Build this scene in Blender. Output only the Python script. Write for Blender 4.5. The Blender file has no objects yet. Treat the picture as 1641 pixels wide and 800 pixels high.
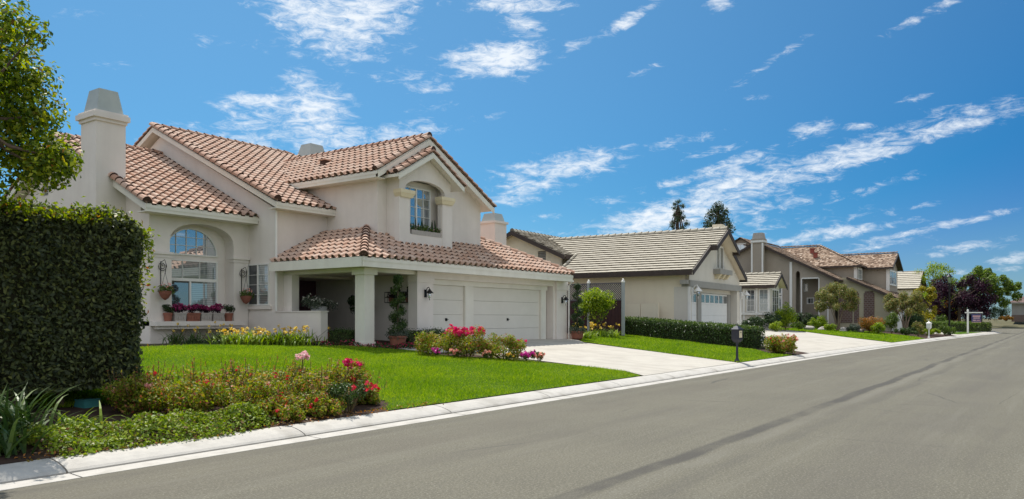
import bpy, bmesh, math, random
import numpy as np
from mathutils import Vector, geometry
R = math.radians
random.seed(7)
rng = np.random.default_rng(11)
S = bpy.context.scene
COL = S.collection

# ------------------------------------------------------------------ camera, sky, sun, exposure
cam_d = bpy.data.cameras.new('camera')
cam = bpy.data.objects.new('camera', cam_d)
COL.objects.link(cam)
cam.location = (0, 0, 1.6)
cam.rotation_euler = (R(90), 0, R(-54.4))
cam_d.sensor_width = 36.0
cam_d.lens = 36.0 * 1230.0 / 1641.0
cam_d.shift_y = 110.0 / 1641.0
cam_d.clip_start = 0.1
cam_d.clip_end = 3000
S.camera = cam

S.render.engine = 'CYCLES'
S.cycles.use_denoising = True
S.cycles.max_bounces = 6
S.cycles.diffuse_bounces = 3
S.cycles.glossy_bounces = 3
S.cycles.transmission_bounces = 4
S.cycles.transparent_max_bounces = 6
S.view_settings.view_transform = 'Standard'
S.view_settings.look = 'None'
S.view_settings.gamma = 1.0
S.view_settings.exposure = 0.7

SUN_EL, SUN_AZ = 62.0, 60.0          # elevation; direction of the sun measured from +x towards +y
sun_d = bpy.data.lights.new('sun', 'SUN')
sun_d.energy = 3.3
sun_d.angle = R(0.5)
sun_d.color = (1.0, 0.955, 0.88)
sun = bpy.data.objects.new('sun', sun_d)
COL.objects.link(sun)
_sd = Vector((math.cos(R(SUN_EL)) * math.cos(R(SUN_AZ)), math.cos(R(SUN_EL)) * math.sin(R(SUN_AZ)), math.sin(R(SUN_EL))))
sun.rotation_euler = _sd.to_track_quat('Z', 'Y').to_euler()
sun.location = (0, 0, 60)

W = bpy.data.worlds.new('World')
S.world = W
W.use_nodes = True


def build_world():
    nt = W.node_tree
    N, Lk = nt.nodes, nt.links
    N.clear()
    out = N.new('ShaderNodeOutputWorld')
    bg = N.new('ShaderNodeBackground')
    bg.inputs['Strength'].default_value = 0.15
    Lk.new(bg.outputs[0], out.inputs[0])
    sky = N.new('ShaderNodeTexSky')
    sky.sky_type = 'NISHITA'
    sky.sun_disc = False
    sky.sun_elevation = R(SUN_EL)
    sky.sun_rotation = R(90 - SUN_AZ)
    sky.altitude = 0
    sky.air_density = 1.0
    sky.dust_density = 0.25
    sky.ozone_density = 3.0
    tc = N.new('ShaderNodeTexCoord')
    sep = N.new('ShaderNodeSeparateXYZ')
    Lk.new(tc.outputs['Generated'], sep.inputs[0])

    def math_(op, a, b=None, clamp=False):
        m = N.new('ShaderNodeMath')
        m.operation = op
        m.use_clamp = clamp
        for i, v in enumerate((a, b)):
            if v is None:
                continue
            if hasattr(v, 'is_linked'):
                Lk.new(v, m.inputs[i])
            else:
                m.inputs[i].default_value = v
        return m.outputs[0]
    # light scattered at right angles to the sun is polarised: the sky is deeper and bluer there
    dp = N.new('ShaderNodeVectorMath')
    dp.operation = 'DOT_PRODUCT'
    Lk.new(tc.outputs['Generated'], dp.inputs[0])
    dp.inputs[1].default_value = tuple(_sd)
    c2 = math_('MULTIPLY', dp.outputs['Value'], dp.outputs['Value'])
    pol = math_('DIVIDE', math_('SUBTRACT', 1.0, c2), math_('ADD', 1.0, c2))
    lowr = N.new('ShaderNodeMapRange')
    lowr.interpolation_type = 'SMOOTHSTEP'
    lowr.inputs['From Min'].default_value = .19
    lowr.inputs['From Max'].default_value = 0.0
    Lk.new(sep.outputs['Z'], lowr.inputs['Value'])
    low = lowr.outputs[0]
    gain = N.new('ShaderNodeCombineXYZ')
    for i, (g0, g1, lo) in enumerate(SKY_GAIN):
        g_ = math_('MAXIMUM', math_('ADD', math_('MULTIPLY', pol, g1), g0), lo)
        Lk.new(math_('ADD', g_, math_('MULTIPLY', low, (.10, .055, .05)[i])), gain.inputs[i])
    hs = N.new('ShaderNodeVectorMath')
    hs.operation = 'MULTIPLY'
    Lk.new(sky.outputs[0], hs.inputs[0])
    Lk.new(gain.outputs[0], hs.inputs[1])
    az = math_('ARCTAN2', sep.outputs['Y'], sep.outputs['X'])
    el = math_('ARCSINE', sep.outputs['Z'])
    cmb = N.new('ShaderNodeCombineXYZ')
    Lk.new(az, cmb.inputs[0])
    Lk.new(el, cmb.inputs[1])
    # each cloud bank: azimuth, elevation (degrees), half sizes, tilt, weight
    banks = CLOUD_BANKS
    acc = None
    for (a, e, ra, re, tilt, wt) in banks:
        mp = N.new('ShaderNodeMapping')
        mp.vector_type = 'TEXTURE'
        mp.inputs['Location'].default_value = (R(a), R(e), 0)
        mp.inputs['Rotation'].default_value = (0, 0, R(tilt))
        mp.inputs['Scale'].default_value = (R(ra), R(re), 1)
        Lk.new(cmb.outputs[0], mp.inputs[0])
        ln = N.new('ShaderNodeVectorMath')
        ln.operation = 'LENGTH'
        Lk.new(mp.outputs[0], ln.inputs[0])
        mr = N.new('ShaderNodeMapRange')
        mr.interpolation_type = 'SMOOTHSTEP'
        mr.inputs['From Min'].default_value = 2.0
        mr.inputs['From Max'].default_value = 0.1
        mr.inputs['To Min'].default_value = 0.0
        mr.inputs['To Max'].default_value = wt
        Lk.new(ln.outputs['Value'], mr.inputs['Value'])
        acc = mr.outputs[0] if acc is None else math_('MAXIMUM', acc, mr.outputs[0])

    # added unseen bright cloud behind the camera, as fill for the shaded walls
    bk = N.new('ShaderNodeVectorMath')
    bk.operation = 'DOT_PRODUCT'
    Lk.new(tc.outputs['Generated'], bk.inputs[0])
    bk.inputs[1].default_value = (-.70, -.60, .38)
    mb = N.new('ShaderNodeMapRange')
    mb.interpolation_type = 'SMOOTHSTEP'
    mb.inputs['From Min'].default_value = .05
    mb.inputs['From Max'].default_value = .45
    mb.inputs['To Max'].default_value = BACK_FILL
    Lk.new(bk.outputs['Value'], mb.inputs['Value'])
    acc = math_('MAXIMUM', acc, mb.outputs[0])

    def noise(scale, detail, rough, sx, sy, rot, dist=0.0):
        mp = N.new('ShaderNodeMapping')
        mp.inputs['Rotation'].default_value = (0, 0, R(rot))
        mp.inputs['Scale'].default_value = (sx, sy, 1)
        Lk.new(cmb.outputs[0], mp.inputs[0])
        nz = N.new('ShaderNodeTexNoise')
        nz.inputs['Scale'].default_value = scale
        nz.inputs['Detail'].default_value = detail
        nz.inputs['Roughness'].default_value = rough
        nz.inputs['Distortion'].default_value = dist
        Lk.new(mp.outputs[0], nz.inputs['Vector'])
        return nz.outputs['Fac']
    n1 = noise(14, 8, 0.66, 0.7, 2.1, 12, 0.5)
    n2 = noise(55, 8, 0.70, 0.7, 1.9, 10, 0.6)
    n3 = noise(5, 3, 0.5, 0.6, 1.6, 0)
    d = math_('ADD', math_('MULTIPLY', n1, 1.05), math_('MULTIPLY', n2, 1.45))
    d = math_('ADD', d, math_('MULTIPLY', math_('SUBTRACT', n3, .62), 0.22))
    # a little wisp everywhere, dense inside the banks
    d = math_('ADD', math_('SUBTRACT', d, 1.545), math_('MULTIPLY', acc, 0.84))
    mr = N.new('ShaderNodeMapRange')
    mr.interpolation_type = 'SMOOTHSTEP'
    mr.inputs['From Min'].default_value = 0.0
    mr.inputs['From Max'].default_value = 0.70
    mr.inputs['To Min'].default_value = 0.0
    mr.inputs['To Max'].default_value = .93
    Lk.new(d, mr.inputs['Value'])
    # only above the horizon
    up = N.new('ShaderNodeMapRange')
    up.inputs['From Min'].default_value = 0.0
    up.inputs['From Max'].default_value = 0.05
    Lk.new(el, up.inputs['Value'])
    fac = math_('MULTIPLY', mr.outputs[0], up.outputs[0])
    mix = N.new('ShaderNodeMixRGB')
    mix.inputs['Color2'].default_value = CLOUD_COL
    Lk.new(fac, mix.inputs['Fac'])
    Lk.new(hs.outputs[0], mix.inputs['Color1'])
    Lk.new(mix.outputs[0], bg.inputs['Color'])


CLOUD_COL = (3.9, 4.1, 4.3, 1)
BACK_FILL = 1.05  # weight of the unseen fill cloud
SKY_GAIN = ((.38, -.46, .06), (.56, -.47, .2), (.54, -.26, .1))


def _bank(px, py, hw, hh, tilt, wt):
    """Cloud bank given by where it stands in the sky: converted to azimuth / elevation in degrees."""
    a = R(35.6)
    X, Z = (px - 820.5) / 1230.0, (510.0 - py) / 1230.0
    dx, dy = X * math.sin(a) + math.cos(a), -X * math.cos(a) + math.sin(a)
    azd = math.degrees(math.atan2(dy, dx))
    eld = math.degrees(math.atan2(Z, math.hypot(dx, dy)))
    k = math.cos(math.atan(X))
    return (azd, eld, math.degrees(hw * 1.25 / 1230.0) * k * k, math.degrees(hh * 1.3 / 1230.0) * k, -tilt, wt)


CLOUD_BANKS = [_bank(*b) for b in (
    (550, 30, 90, 48, 8, .92), (480, 5, 60, 18, 5, .72), (520, 82, 40, 9, -5, .7), (650, 8, 40, 20, 0, .62), (820, 6, 60, 13, 0, .75),
    (836, 38, 32, 13, 0, .85), (795, 96, 68, 22, 2, .95), (670, 130, 60, 13, -5, .66), (740, 122, 30, 9, 15, .62), (346, 67, 32, 8, 0, .66),
    (485, 135, 30, 24, -15, .74), (410, 165, 60, 12, 4, .74), (500, 190, 55, 42, -10, .9), (430, 205, 90, 30, 12, .74), (540, 225, 50, 30, 0, .74),
    (660, 212, 50, 14, 5, .72), (300, 215, 70, 16, 10, .56),
    (905, 268, 90, 17, 7, .84), (850, 298, 60, 12, 8, .78), (815, 320, 36, 8, 4, .68), (985, 262, 22, 6, -15, .66),
    (1002, 35, 40, 8, 25, .78), (930, 70, 28, 6, 15, .62), (1245, 92, 60, 6, 28, .58), (1150, 6, 20, 9, 0, .68),
    (1480, 218, 170, 15, 15, .76), (1300, 270, 190, 20, 15, .80), (1160, 305, 130, 24, 16, .84), (1060, 352, 120, 24, 12, .86), (1100, 375, 160, 22, 5, .72),
    (1180, 262, 75, 11, 17, .84), (1085, 293, 50, 7, 10, .74), (1300, 207, 36, 11, 8, .8), (1375, 203, 26, 5, 0, .7), (1215, 156, 18, 5, 0, .66),
    (1470, 155, 24, 6, 10, .62), (980, 322, 30, 7, 5, .66), (870, 350, 26, 7, 0, .6),
    (1290, 380, 140, 9, 6, .72), (1500, 364, 110, 6, 11, .74), (1430, 390, 60, 6, 8, .7), (1540, 398, 70, 9, 6, .68), (1620, 416, 40, 8, 5, .74),
    (120, 20, 60, 8, 5, .5), (180, 100, 50, 7, 0, .5), (1090, 225, 60, 8, 10, .6), (1150, 240, 50, 7, 12, .62), (1400, 300, 90, 8, 14, .55), (1240, 330, 120, 10, 10, .6), (1420, 340, 80, 7, 8, .58), (700, 170, 60, 9, 5, .5), (1040, 110, 40, 6, 20, .5), (760, 190, 50, 6, 8, .48), (900, 370, 80, 9, 4, .6),
    (1480, 24, 60, 7, 18, .58), (1600, 340, 50, 5, 8, .56), (1530, 438, 120, 6, 4, .6))]
build_world()


# ------------------------------------------------------------------ helpers
def yk(x):
    return 8.27 - .0005 * max(0, x - 22) ** 2


def gz(x, y):
    d = y - yk(x)
    if d < .2:
        return 0.02
    if d < .43:
        return .1
    if d < 9.3:
        return .12 + .066 * (d - .43)
    return min(.705 + .05 * (d - 9.3), .82)


class MB:
    """Collects verts and faces (with one random value a face) and links them as ONE mesh object."""

    def __init__(s):
        s.v, s.f, s.r, s.g = [], [], [], []

    def add(s, vs, fs, r=None):
        b = len(s.v)
        s.g.append((b, len(s.f)))
        s.v += [tuple(p) for p in vs]
        s.f += [[i + b for i in f] for f in fs]
        if r is None:
            r = random.random()
        s.r += [r] * len(fs)

    def hexa(s, p, r=None):
        s.add(p, [(0, 3, 2, 1), (4, 5, 6, 7), (0, 1, 5, 4), (1, 2, 6, 5), (2, 3, 7, 6), (3, 0, 4, 7)], r)

    def box(s, x0, x1, y0, y1, z0, z1, r=None):
        s.hexa([(x0, y0, z0), (x1, y0, z0), (x1, y1, z0), (x0, y1, z0), (x0, y0, z1), (x1, y0, z1), (x1, y1, z1), (x0, y1, z1)], r)

    def plank(s, p0, p1, n, t, h, r=None):
        """board whose top edge runs p0 -> p1, hanging down h, t thick along n"""
        p0, p1, n = Vector(p0), Vector(p1), Vector(n).normalized() * t
        dn = Vector((0, 0, -h))
        s.hexa([p0 + dn, p1 + dn, p1 + dn + n, p0 + dn + n, p0, p1, p1 + n, p0 + n], r)

    def bar(s, p0, p1, w, r=None):
        p0, p1 = Vector(p0), Vector(p1)
        d = (p1 - p0).normalized()
        up = Vector((0, 0, 1)) if abs(d.z) < .9 else Vector((1, 0, 0))
        a = d.cross(up).normalized() * w * .5
        b = d.cross(a).normalized() * w * .5
        s.hexa([p0 - a - b, p0 + a - b, p0 + a + b, p0 - a + b, p1 - a - b, p1 + a - b, p1 + a + b, p1 - a + b], r)

    def tube(s, pts, rad, n=8, cap=True, r=None):
        pts = [Vector(p) for p in pts]
        if not hasattr(rad, '__len__'):
            rad = [rad] * len(pts)
        vs, fs = [], []
        for i, p in enumerate(pts):
            d = (pts[min(i + 1, len(pts) - 1)] - pts[max(i - 1, 0)]).normalized()
            up = Vector((0, 0, 1)) if abs(d.z) < .95 else Vector((1, 0, 0))
            a = d.cross(up).normalized()
            b = d.cross(a).normalized()
            for k in range(n):
                t = 2 * math.pi * k / n
                vs.append(p + (a * math.cos(t) + b * math.sin(t)) * rad[i])
        for i in range(len(pts) - 1):
            for k in range(n):
                k2 = (k + 1) % n
                fs.append((i * n + k, i * n + k2, (i + 1) * n + k2, (i + 1) * n + k))
        if cap:
            fs.append(tuple(range(n - 1, -1, -1)))
            fs.append(tuple(range((len(pts) - 1) * n, len(pts) * n)))
        s.add(vs, fs, r)

    def lathe(s, prof, c=(0, 0, 0), n=18, sq=False, r=None):
        vs, fs = [], []
        for (rr, z) in prof:
            for k in range(n):
                t = 2 * math.pi * (k + .5) / n
                vs.append((c[0] + rr * math.cos(t), c[1] + rr * math.sin(t), c[2] + z))
        for i in range(len(prof) - 1):
            for k in range(n):
                k2 = (k + 1) % n
                fs.append((i * n + k, i * n + k2, (i + 1) * n + k2, (i + 1) * n + k))
        fs.append(tuple(range(n - 1, -1, -1)))
        fs.append(tuple(range((len(prof) - 1) * n, len(prof) * n)))
        s.add(vs, fs, r)

    def slab(s, outer, holes, o, a, b, n, t, r=None):
        """flat panel with holes: 2D loops in (a, b) axes from o; front face at o, t thick along -n"""
        o, a, b, n = Vector(o), Vector(a), Vector(b), Vector(n)
        loops = [outer] + list(holes)
        tri = geometry.tessellate_polygon([[Vector((p[0], p[1], 0)) for p in lp] for lp in loops])
        flat = [p for lp in loops for p in lp]
        m = len(flat)
        vs = [o + a * p[0] + b * p[1] for p in flat] + [o + a * p[0] + b * p[1] - n * t for p in flat]
        fs = []
        for (i, j, k) in tri:
            p, q, w = vs[i], vs[j], vs[k]
            if (q - p).cross(w - p).dot(n) < 0:
                i, k = k, i
            fs.append((i, j, k))
            fs.append((k + m, j + m, i + m))
        base = 0
        for lp in loops:
            L = len(lp)
            for i in range(L):
                j = (i + 1) % L
                fs.append((base + i, base + i + m, base + j + m, base + j))
            base += L
        s.add(vs, fs, r)

    def each(s, name, mat, parent=None, off=None, per=1):
        """one mesh object for every `per` shapes added"""
        out = []
        n = len(s.g)
        for i in range(0, n, per):
            v0, f0 = s.g[i]
            v1, f1 = s.g[i + per] if i + per < n else (len(s.v), len(s.f))
            q = MB()
            q.v, q.f, q.r = s.v[v0:v1], [[k - v0 for k in f] for f in s.f[f0:f1]], s.r[f0:f1]
            out.append(q.build(name, mat, parent, off))
        return out

    def build(s, name, mat, parent=None, off=None, smooth=False):
        me = bpy.data.meshes.new(name)
        v = s.v
        if off is not None:
            v = [(p[0] - off[0], p[1] - off[1], p[2] - off[2]) for p in v]
        me.from_pydata(v, [], s.f)
        at = me.attributes.new('rnd', 'FLOAT', 'FACE')
        at.data.foreach_set('value', np.array(s.r, dtype=np.float32))
        me.materials.append(mat)
        if smooth:
            me.polygons.foreach_set('use_smooth', np.ones(len(s.f), dtype=bool))
        me.update()
        o = bpy.data.objects.new(name, me)
        COL.objects.link(o)
        if parent is not None:
            o.parent = parent
        return o


def np_mesh(name, V, k, rnd, mat, parent=None, F=None, smooth=False):
    """V: (n*k, 3) verts, one k-gon each (or F: faces array)"""
    me = bpy.data.meshes.new(name)
    V = np.asarray(V, dtype=np.float32).reshape(-1, 3)
    if F is None:
        nf = len(V) // k
        idx = np.arange(nf * k, dtype=np.int32)
    else:
        F = np.asarray(F, dtype=np.int32)
        nf, k = F.shape
        idx = F.reshape(-1)
    me.vertices.add(len(V))
    me.vertices.foreach_set('co', V.reshape(-1))
    me.loops.add(nf * k)
    me.loops.foreach_set('vertex_index', idx)
    me.polygons.add(nf)
    me.polygons.foreach_set('loop_start', np.arange(0, nf * k, k, dtype=np.int32))
    at = me.attributes.new('rnd', 'FLOAT', 'FACE')
    at.data.foreach_set('value', np.asarray(rnd, dtype=np.float32))
    if smooth:
        me.polygons.foreach_set('use_smooth', np.ones(nf, dtype=bool))
    me.materials.append(mat)
    me.update(calc_edges=True)
    me.validate()
    o = bpy.data.objects.new(name, me)
    COL.objects.link(o)
    if parent is not None:
        o.parent = parent
    return o


def thing(name, label, cat, loc=(0, 0, 0), rz=0, group=None):
    o = bpy.data.objects.new(name, None)
    COL.objects.link(o)
    o.empty_display_size = .2
    o.location = loc
    o.rotation_euler = (0, 0, rz)
    tag(o, label, cat, group)
    return o


def tag(o, label, cat, group=None, kind=None):
    if label:
        o['label'] = label
    if cat:
        o['category'] = cat
    if group:
        o['group'] = group
    if kind:
        o['kind'] = kind
    return o


def struct(o):
    o['kind'] = 'structure'
    return o


def copy_tree(o, parent=None):
    c = o.copy()
    COL.objects.link(c)
    if parent is not None:
        c.parent = parent
    for ch in list(o.children):
        copy_tree(ch, c)
    return c


# ------------------------------------------------------------------ materials
def _new(name):
    m = bpy.data.materials.new(name)
    m.use_nodes = True
    nt = m.node_tree
    bs = nt.nodes['Principled BSDF']
    return m, nt, nt.nodes, nt.links, bs


def _c(c):
    return (c[0], c[1], c[2], 1)


def mat_rnd(name, stops, rough=.6, transl=0.0, noise=None, spec=.3, bump=None):
    """colour from the per-face random value through a ramp; optional large-scale noise shift; optional translucency"""
    m, nt, N, L, bs = _new(name)
    at = N.new('ShaderNodeAttribute')
    at.attribute_name = 'rnd'
    rp = N.new('ShaderNodeValToRGB')
    els = rp.color_ramp.elements
    while len(els) < len(stops):
        els.new(.5)
    for e, (p, c) in zip(els, stops):
        e.position = p
        e.color = _c(c)
    fac = at.outputs['Fac']
    if noise:
        sc, amt = noise
        tc = N.new('ShaderNodeTexCoord')
        nz = N.new('ShaderNodeTexNoise')
        nz.inputs['Scale'].default_value = sc
        nz.inputs['Detail'].default_value = 4
        L.new(tc.outputs['Object'], nz.inputs['Vector'])
        ml = N.new('ShaderNodeMath')
        ml.operation = 'MULTIPLY_ADD'
        L.new(nz.outputs['Fac'], ml.inputs[0])
        ml.inputs[1].default_value = amt * 2
        ml.inputs[2].default_value = -amt
        ad = N.new('ShaderNodeMath')
        ad.operation = 'ADD'
        ad.use_clamp = True
        L.new(fac, ad.inputs[0])
        L.new(ml.outputs[0], ad.inputs[1])
        fac = ad.outputs[0]
    L.new(fac, rp.inputs['Fac'])
    L.new(rp.outputs[0], bs.inputs['Base Color'])
    bs.inputs['Roughness'].default_value = rough
    bs.inputs['Specular IOR Level'].default_value = spec
    if bump:
        tc = N.new('ShaderNodeTexCoord')
        nz = N.new('ShaderNodeTexNoise')
        nz.inputs['Scale'].default_value = bump[0]
        nz.inputs['Detail'].default_value = 5
        L.new(tc.outputs['Object'], nz.inputs['Vector'])
        bp = N.new('ShaderNodeBump')
        bp.inputs['Strength'].default_value = bump[1]
        bp.inputs['Distance'].default_value = .02
        L.new(nz.outputs['Fac'], bp.inputs['Height'])
        L.new(bp.outputs[0], bs.inputs['Normal'])
    if transl > 0:
        tr = N.new('ShaderNodeBsdfTranslucent')
        hs = N.new('ShaderNodeHueSaturation')
        hs.inputs['Saturation'].default_value = 1.15
        hs.inputs['Value'].default_value = 1.6
        L.new(rp.outputs[0], hs.inputs['Color'])
        L.new(hs.outputs[0], tr.inputs['Color'])
        mx = N.new('ShaderNodeMixShader')
        mx.inputs[0].default_value = transl
        L.new(bs.outputs[0], mx.inputs[1])
        L.new(tr.outputs[0], mx.inputs[2])
        L.new(mx.outputs[0], N['Material Output'].inputs['Surface'])
    return m


def mat_noise(name, c1, c2, scale=4, rough=.7, bump=.2, bscale=60, spec=.3, detail=6, c3=None, scale3=.5, metal=0, stretch=None, streak=0):
    """two-tone noise surface with fine bump; c3 = broad stains; streak = vertical run marks"""
    m, nt, N, L, bs = _new(name)
    tc = N.new('ShaderNodeTexCoord')
    vec = tc.outputs['Object']
    if stretch:
        mp = N.new('ShaderNodeMapping')
        mp.inputs['Scale'].default_value = stretch
        L.new(vec, mp.inputs[0])
        vec2 = mp.outputs[0]
    else:
        vec2 = vec
    nz = N.new('ShaderNodeTexNoise')
    nz.inputs['Scale'].default_value = scale
    nz.inputs['Detail'].default_value = detail
    nz.inputs['Roughness'].default_value = .6
    L.new(vec2, nz.inputs['Vector'])
    mr = N.new('ShaderNodeMapRange')
    mr.inputs['From Min'].default_value = .3
    mr.inputs['From Max'].default_value = .7
    L.new(nz.outputs['Fac'], mr.inputs['Value'])
    mx = N.new('ShaderNodeMixRGB')
    mx.inputs['Color1'].default_value = _c(c1)
    mx.inputs['Color2'].default_value = _c(c2)
    L.new(mr.outputs[0], mx.inputs['Fac'])
    colo = mx.outputs[0]
    if c3:
        n3 = N.new('ShaderNodeTexNoise')
        n3.inputs['Scale'].default_value = scale3
        n3.inputs['Detail'].default_value = 5
        L.new(vec, n3.inputs['Vector'])
        m3 = N.new('ShaderNodeMapRange')
        m3.inputs['From Min'].default_value = .5
        m3.inputs['From Max'].default_value = .75
        L.new(n3.outputs['Fac'], m3.inputs['Value'])
        x3 = N.new('ShaderNodeMixRGB')
        L.new(m3.outputs[0], x3.inputs['Fac'])
        L.new(colo, x3.inputs['Color1'])
        x3.inputs['Color2'].default_value = _c(c3)
        colo = x3.outputs[0]
    if streak:
        mp = N.new('ShaderNodeMapping')
        mp.inputs['Scale'].default_value = (1.3, 1.3, .16)
        L.new(vec, mp.inputs[0])
        n4 = N.new('ShaderNodeTexNoise')
        n4.inputs['Scale'].default_value = 2.0
        n4.inputs['Detail'].default_value = 6
        L.new(mp.outputs[0], n4.inputs['Vector'])
        m4 = N.new('ShaderNodeMapRange')
        m4.inputs['From Min'].default_value = .48
        m4.inputs['From Max'].default_value = .8
        m4.inputs['To Max'].default_value = streak
        L.new(n4.outputs['Fac'], m4.inputs['Value'])
        x4 = N.new('ShaderNodeMixRGB')
        x4.blend_type = 'MULTIPLY'
        L.new(m4.outputs[0], x4.inputs['Fac'])
        L.new(colo, x4.inputs['Color1'])
        x4.inputs['Color2'].default_value = (.62, .57, .53, 1)
        colo = x4.outputs[0]
    L.new(colo, bs.inputs['Base Color'])
    bs.inputs['Roughness'].default_value = rough
    bs.inputs['Specular IOR Level'].default_value = spec
    bs.inputs['Metallic'].default_value = metal
    if bump:
        nb = N.new('ShaderNodeTexNoise')
        nb.inputs['Scale'].default_value = bscale
        nb.inputs['Detail'].default_value = 4
        L.new(vec, nb.inputs['Vector'])
        bp = N.new('ShaderNodeBump')
        bp.inputs['Strength'].default_value = bump
        bp.inputs['Distance'].default_value = .01
        L.new(nb.outputs['Fac'], bp.inputs['Height'])
        L.new(bp.outputs[0], bs.inputs['Normal'])
    return m


def mat_glass(name, tint, refl=.55, blinds=None):
    """window pane: mirror-like coat over a dim room, optionally with pale blinds behind"""
    m, nt, N, L, bs = _new(name)
    bs.inputs['Base Color'].default_value = _c(tint)
    bs.inputs['Roughness'].default_value = .5
    if blinds:
        tc = N.new('ShaderNodeTexCoord')
        wv = N.new('ShaderNodeTexWave')
        wv.bands_direction = 'Z'
        wv.inputs['Scale'].default_value = 5.0
        wv.inputs['Distortion'].default_value = .3
        L.new(tc.outputs['Object'], wv.inputs['Vector'])
        mx = N.new('ShaderNodeMixRGB')
        mx.inputs['Color1'].default_value = _c(tint)
        mx.inputs['Color2'].default_value = _c(blinds)
        L.new(wv.outputs['Fac'], mx.inputs['Fac'])
        L.new(mx.outputs[0], bs.inputs['Base Color'])
    gl = N.new('ShaderNodeBsdfGlossy')
    gl.inputs['Roughness'].default_value = .02
    gl.inputs['Color'].default_value = (.9, .95, 1, 1)
    ms = N.new('ShaderNodeMixShader')
    ms.inputs[0].default_value = refl
    L.new(bs.outputs[0], ms.inputs[1])
    L.new(gl.outputs[0], ms.inputs[2])
    L.new(ms.outputs[0], N['Material Output'].inputs['Surface'])
    return m


def mat_plain(name, c, rough=.5, metal=0, spec=.4):
    m, nt, N, L, bs = _new(name)
    tc = N.new('ShaderNodeTexCoord')
    nz = N.new('ShaderNodeTexNoise')
    nz.inputs['Scale'].default_value = 9
    nz.inputs['Detail'].default_value = 4
    L.new(tc.outputs['Object'], nz.inputs['Vector'])
    mx = N.new('ShaderNodeMixRGB')
    mx.inputs['Color1'].default_value = _c([k * .88 for k in c])
    mx.inputs['Color2'].default_value = _c([min(1, k * 1.1) for k in c])
    L.new(nz.outputs['Fac'], mx.inputs['Fac'])
    L.new(mx.outputs[0], bs.inputs['Base Color'])
    bs.inputs['Roughness'].default_value = rough
    bs.inputs['Metallic'].default_value = metal
    bs.inputs['Specular IOR Level'].default_value = spec
    return m


M = {}
M['stucco'] = mat_noise('stucco_cream', (.79, .725, .665), (.72, .655, .60), 1.3, .9, .35, 90, .15, c3=(.82, .755, .70), scale3=.35, streak=.16)
M['trim'] = mat_noise('trim_white', (.80, .765, .68), (.74, .70, .62), 2, .6, .1, 80, .3, streak=.2)
M['white'] = mat_noise('paint_white', (.82, .80, .76), (.76, .74, .70), 2, .5, .05, 60, .35)
M['door'] = mat_noise('garage_door_paint', (.74, .70, .63), (.69, .65, .58), 1.5, .55, .08, 70, .3)
M['corbel'] = mat_noise('corbel_cream', (.78, .68, .47), (.70, .60, .42), 6, .8, .2, 80, .2)
M['tile'] = mat_rnd('clay_tile', [(0, (.075, .042, .032)), (.06, (.075, .042, .032)), (.10, (.44, .265, .185)), (.45, (.53, .355, .265)), (.8, (.58, .43, .34)), (1, (.62, .50, .42))], .8, spec=.2, bump=(35, .3))  # dark first stops are painted shade for the tile lips
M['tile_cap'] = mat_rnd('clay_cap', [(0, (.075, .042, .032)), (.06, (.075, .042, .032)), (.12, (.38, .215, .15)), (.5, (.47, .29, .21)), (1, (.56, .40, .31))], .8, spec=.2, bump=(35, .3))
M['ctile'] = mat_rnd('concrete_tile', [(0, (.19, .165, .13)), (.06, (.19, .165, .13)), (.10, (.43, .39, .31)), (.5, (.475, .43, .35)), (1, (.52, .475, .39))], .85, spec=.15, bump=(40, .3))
M['shake'] = mat_rnd('wood_shake', [(0, (.13, .085, .06)), (.35, (.26, .18, .13)), (.7, (.36, .265, .195)), (1, (.46, .36, .28))], .9, noise=(.6, .2), spec=.1, bump=(50, .4))
M['brownroof'] = mat_rnd('brown_shingle', [(0, (.13, .085, .075)), (.5, (.19, .13, .12)), (1, (.26, .19, .17))], .9, spec=.1)
M['stucco2'] = mat_noise('stucco_yellow', (.83, .735, .575), (.78, .685, .53), 1.0, .9, .3, 90, .15, c3=(.74, .65, .50), scale3=.3, streak=.13)
M['stucco2f'] = mat_noise('stucco_pale', (.70, .655, .575), (.64, .595, .52), 1.0, .9, .3, 90, .15, streak=.13)
M['darkfascia'] = mat_noise('fascia_dark', (.055, .04, .034), (.075, .055, .046), 3, .6, .1, 60)
M['greytrim'] = mat_noise('trim_grey', (.36, .345, .31), (.31, .295, .265), 3, .7, .1, 60)
M['taupe'] = mat_noise('siding_taupe', (.40, .345, .285), (.35, .30, .245), 1.2, .85, .3, 70, .15, streak=.13)
M['taupe_l'] = mat_noise('stucco_olive', (.47, .425, .305), (.42, .375, .27), 1.2, .85, .3, 70, .15)
M['greywall'] = mat_noise('wall_grey', (.36, .345, .33), (.31, .295, .285), 1.2, .85, .2, 70, .15)
M['glass_blue'] = mat_glass('glass_sky', (.16, .21, .25), .55)
M['glass_blind'] = mat_glass('glass_blinds', (.16, .19, .19), .38, (.34, .37, .36))
M['glass_dark'] = mat_glass('glass_dark', (.025, .03, .04), .35)
M['screen'] = mat_glass('insect_screen', (.04, .045, .05), .12)
M['black'] = mat_plain('iron_black', (.015, .014, .014), .45, .4)
M['darkdoor'] = mat_noise('door_wine', (.13, .06, .085), (.10, .045, .065), 3, .5, .1, 40, stretch=(8, 8, .6))
M['redwood'] = mat_noise('fence_redwood', (.075, .032, .034), (.045, .022, .026), 3, .8, .2, 40, stretch=(9, 9, .5))
M['lattice'] = mat_noise('lattice_grey', (.16, .15, .16), (.11, .10, .11), 3, .8, .1, 40)
M['postgrey'] = mat_noise('post_grey', (.42, .44, .45), (.35, .37, .38), 4, .7, .1, 40)
M['terracotta'] = mat_noise('terracotta', (.30, .115, .075), (.22, .085, .06), 8, .8, .2, 60)
M['stonepot'] = mat_noise('cast_stone', (.46, .42, .38), (.36, .32, .29), 10, .85, .3, 60)
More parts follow.
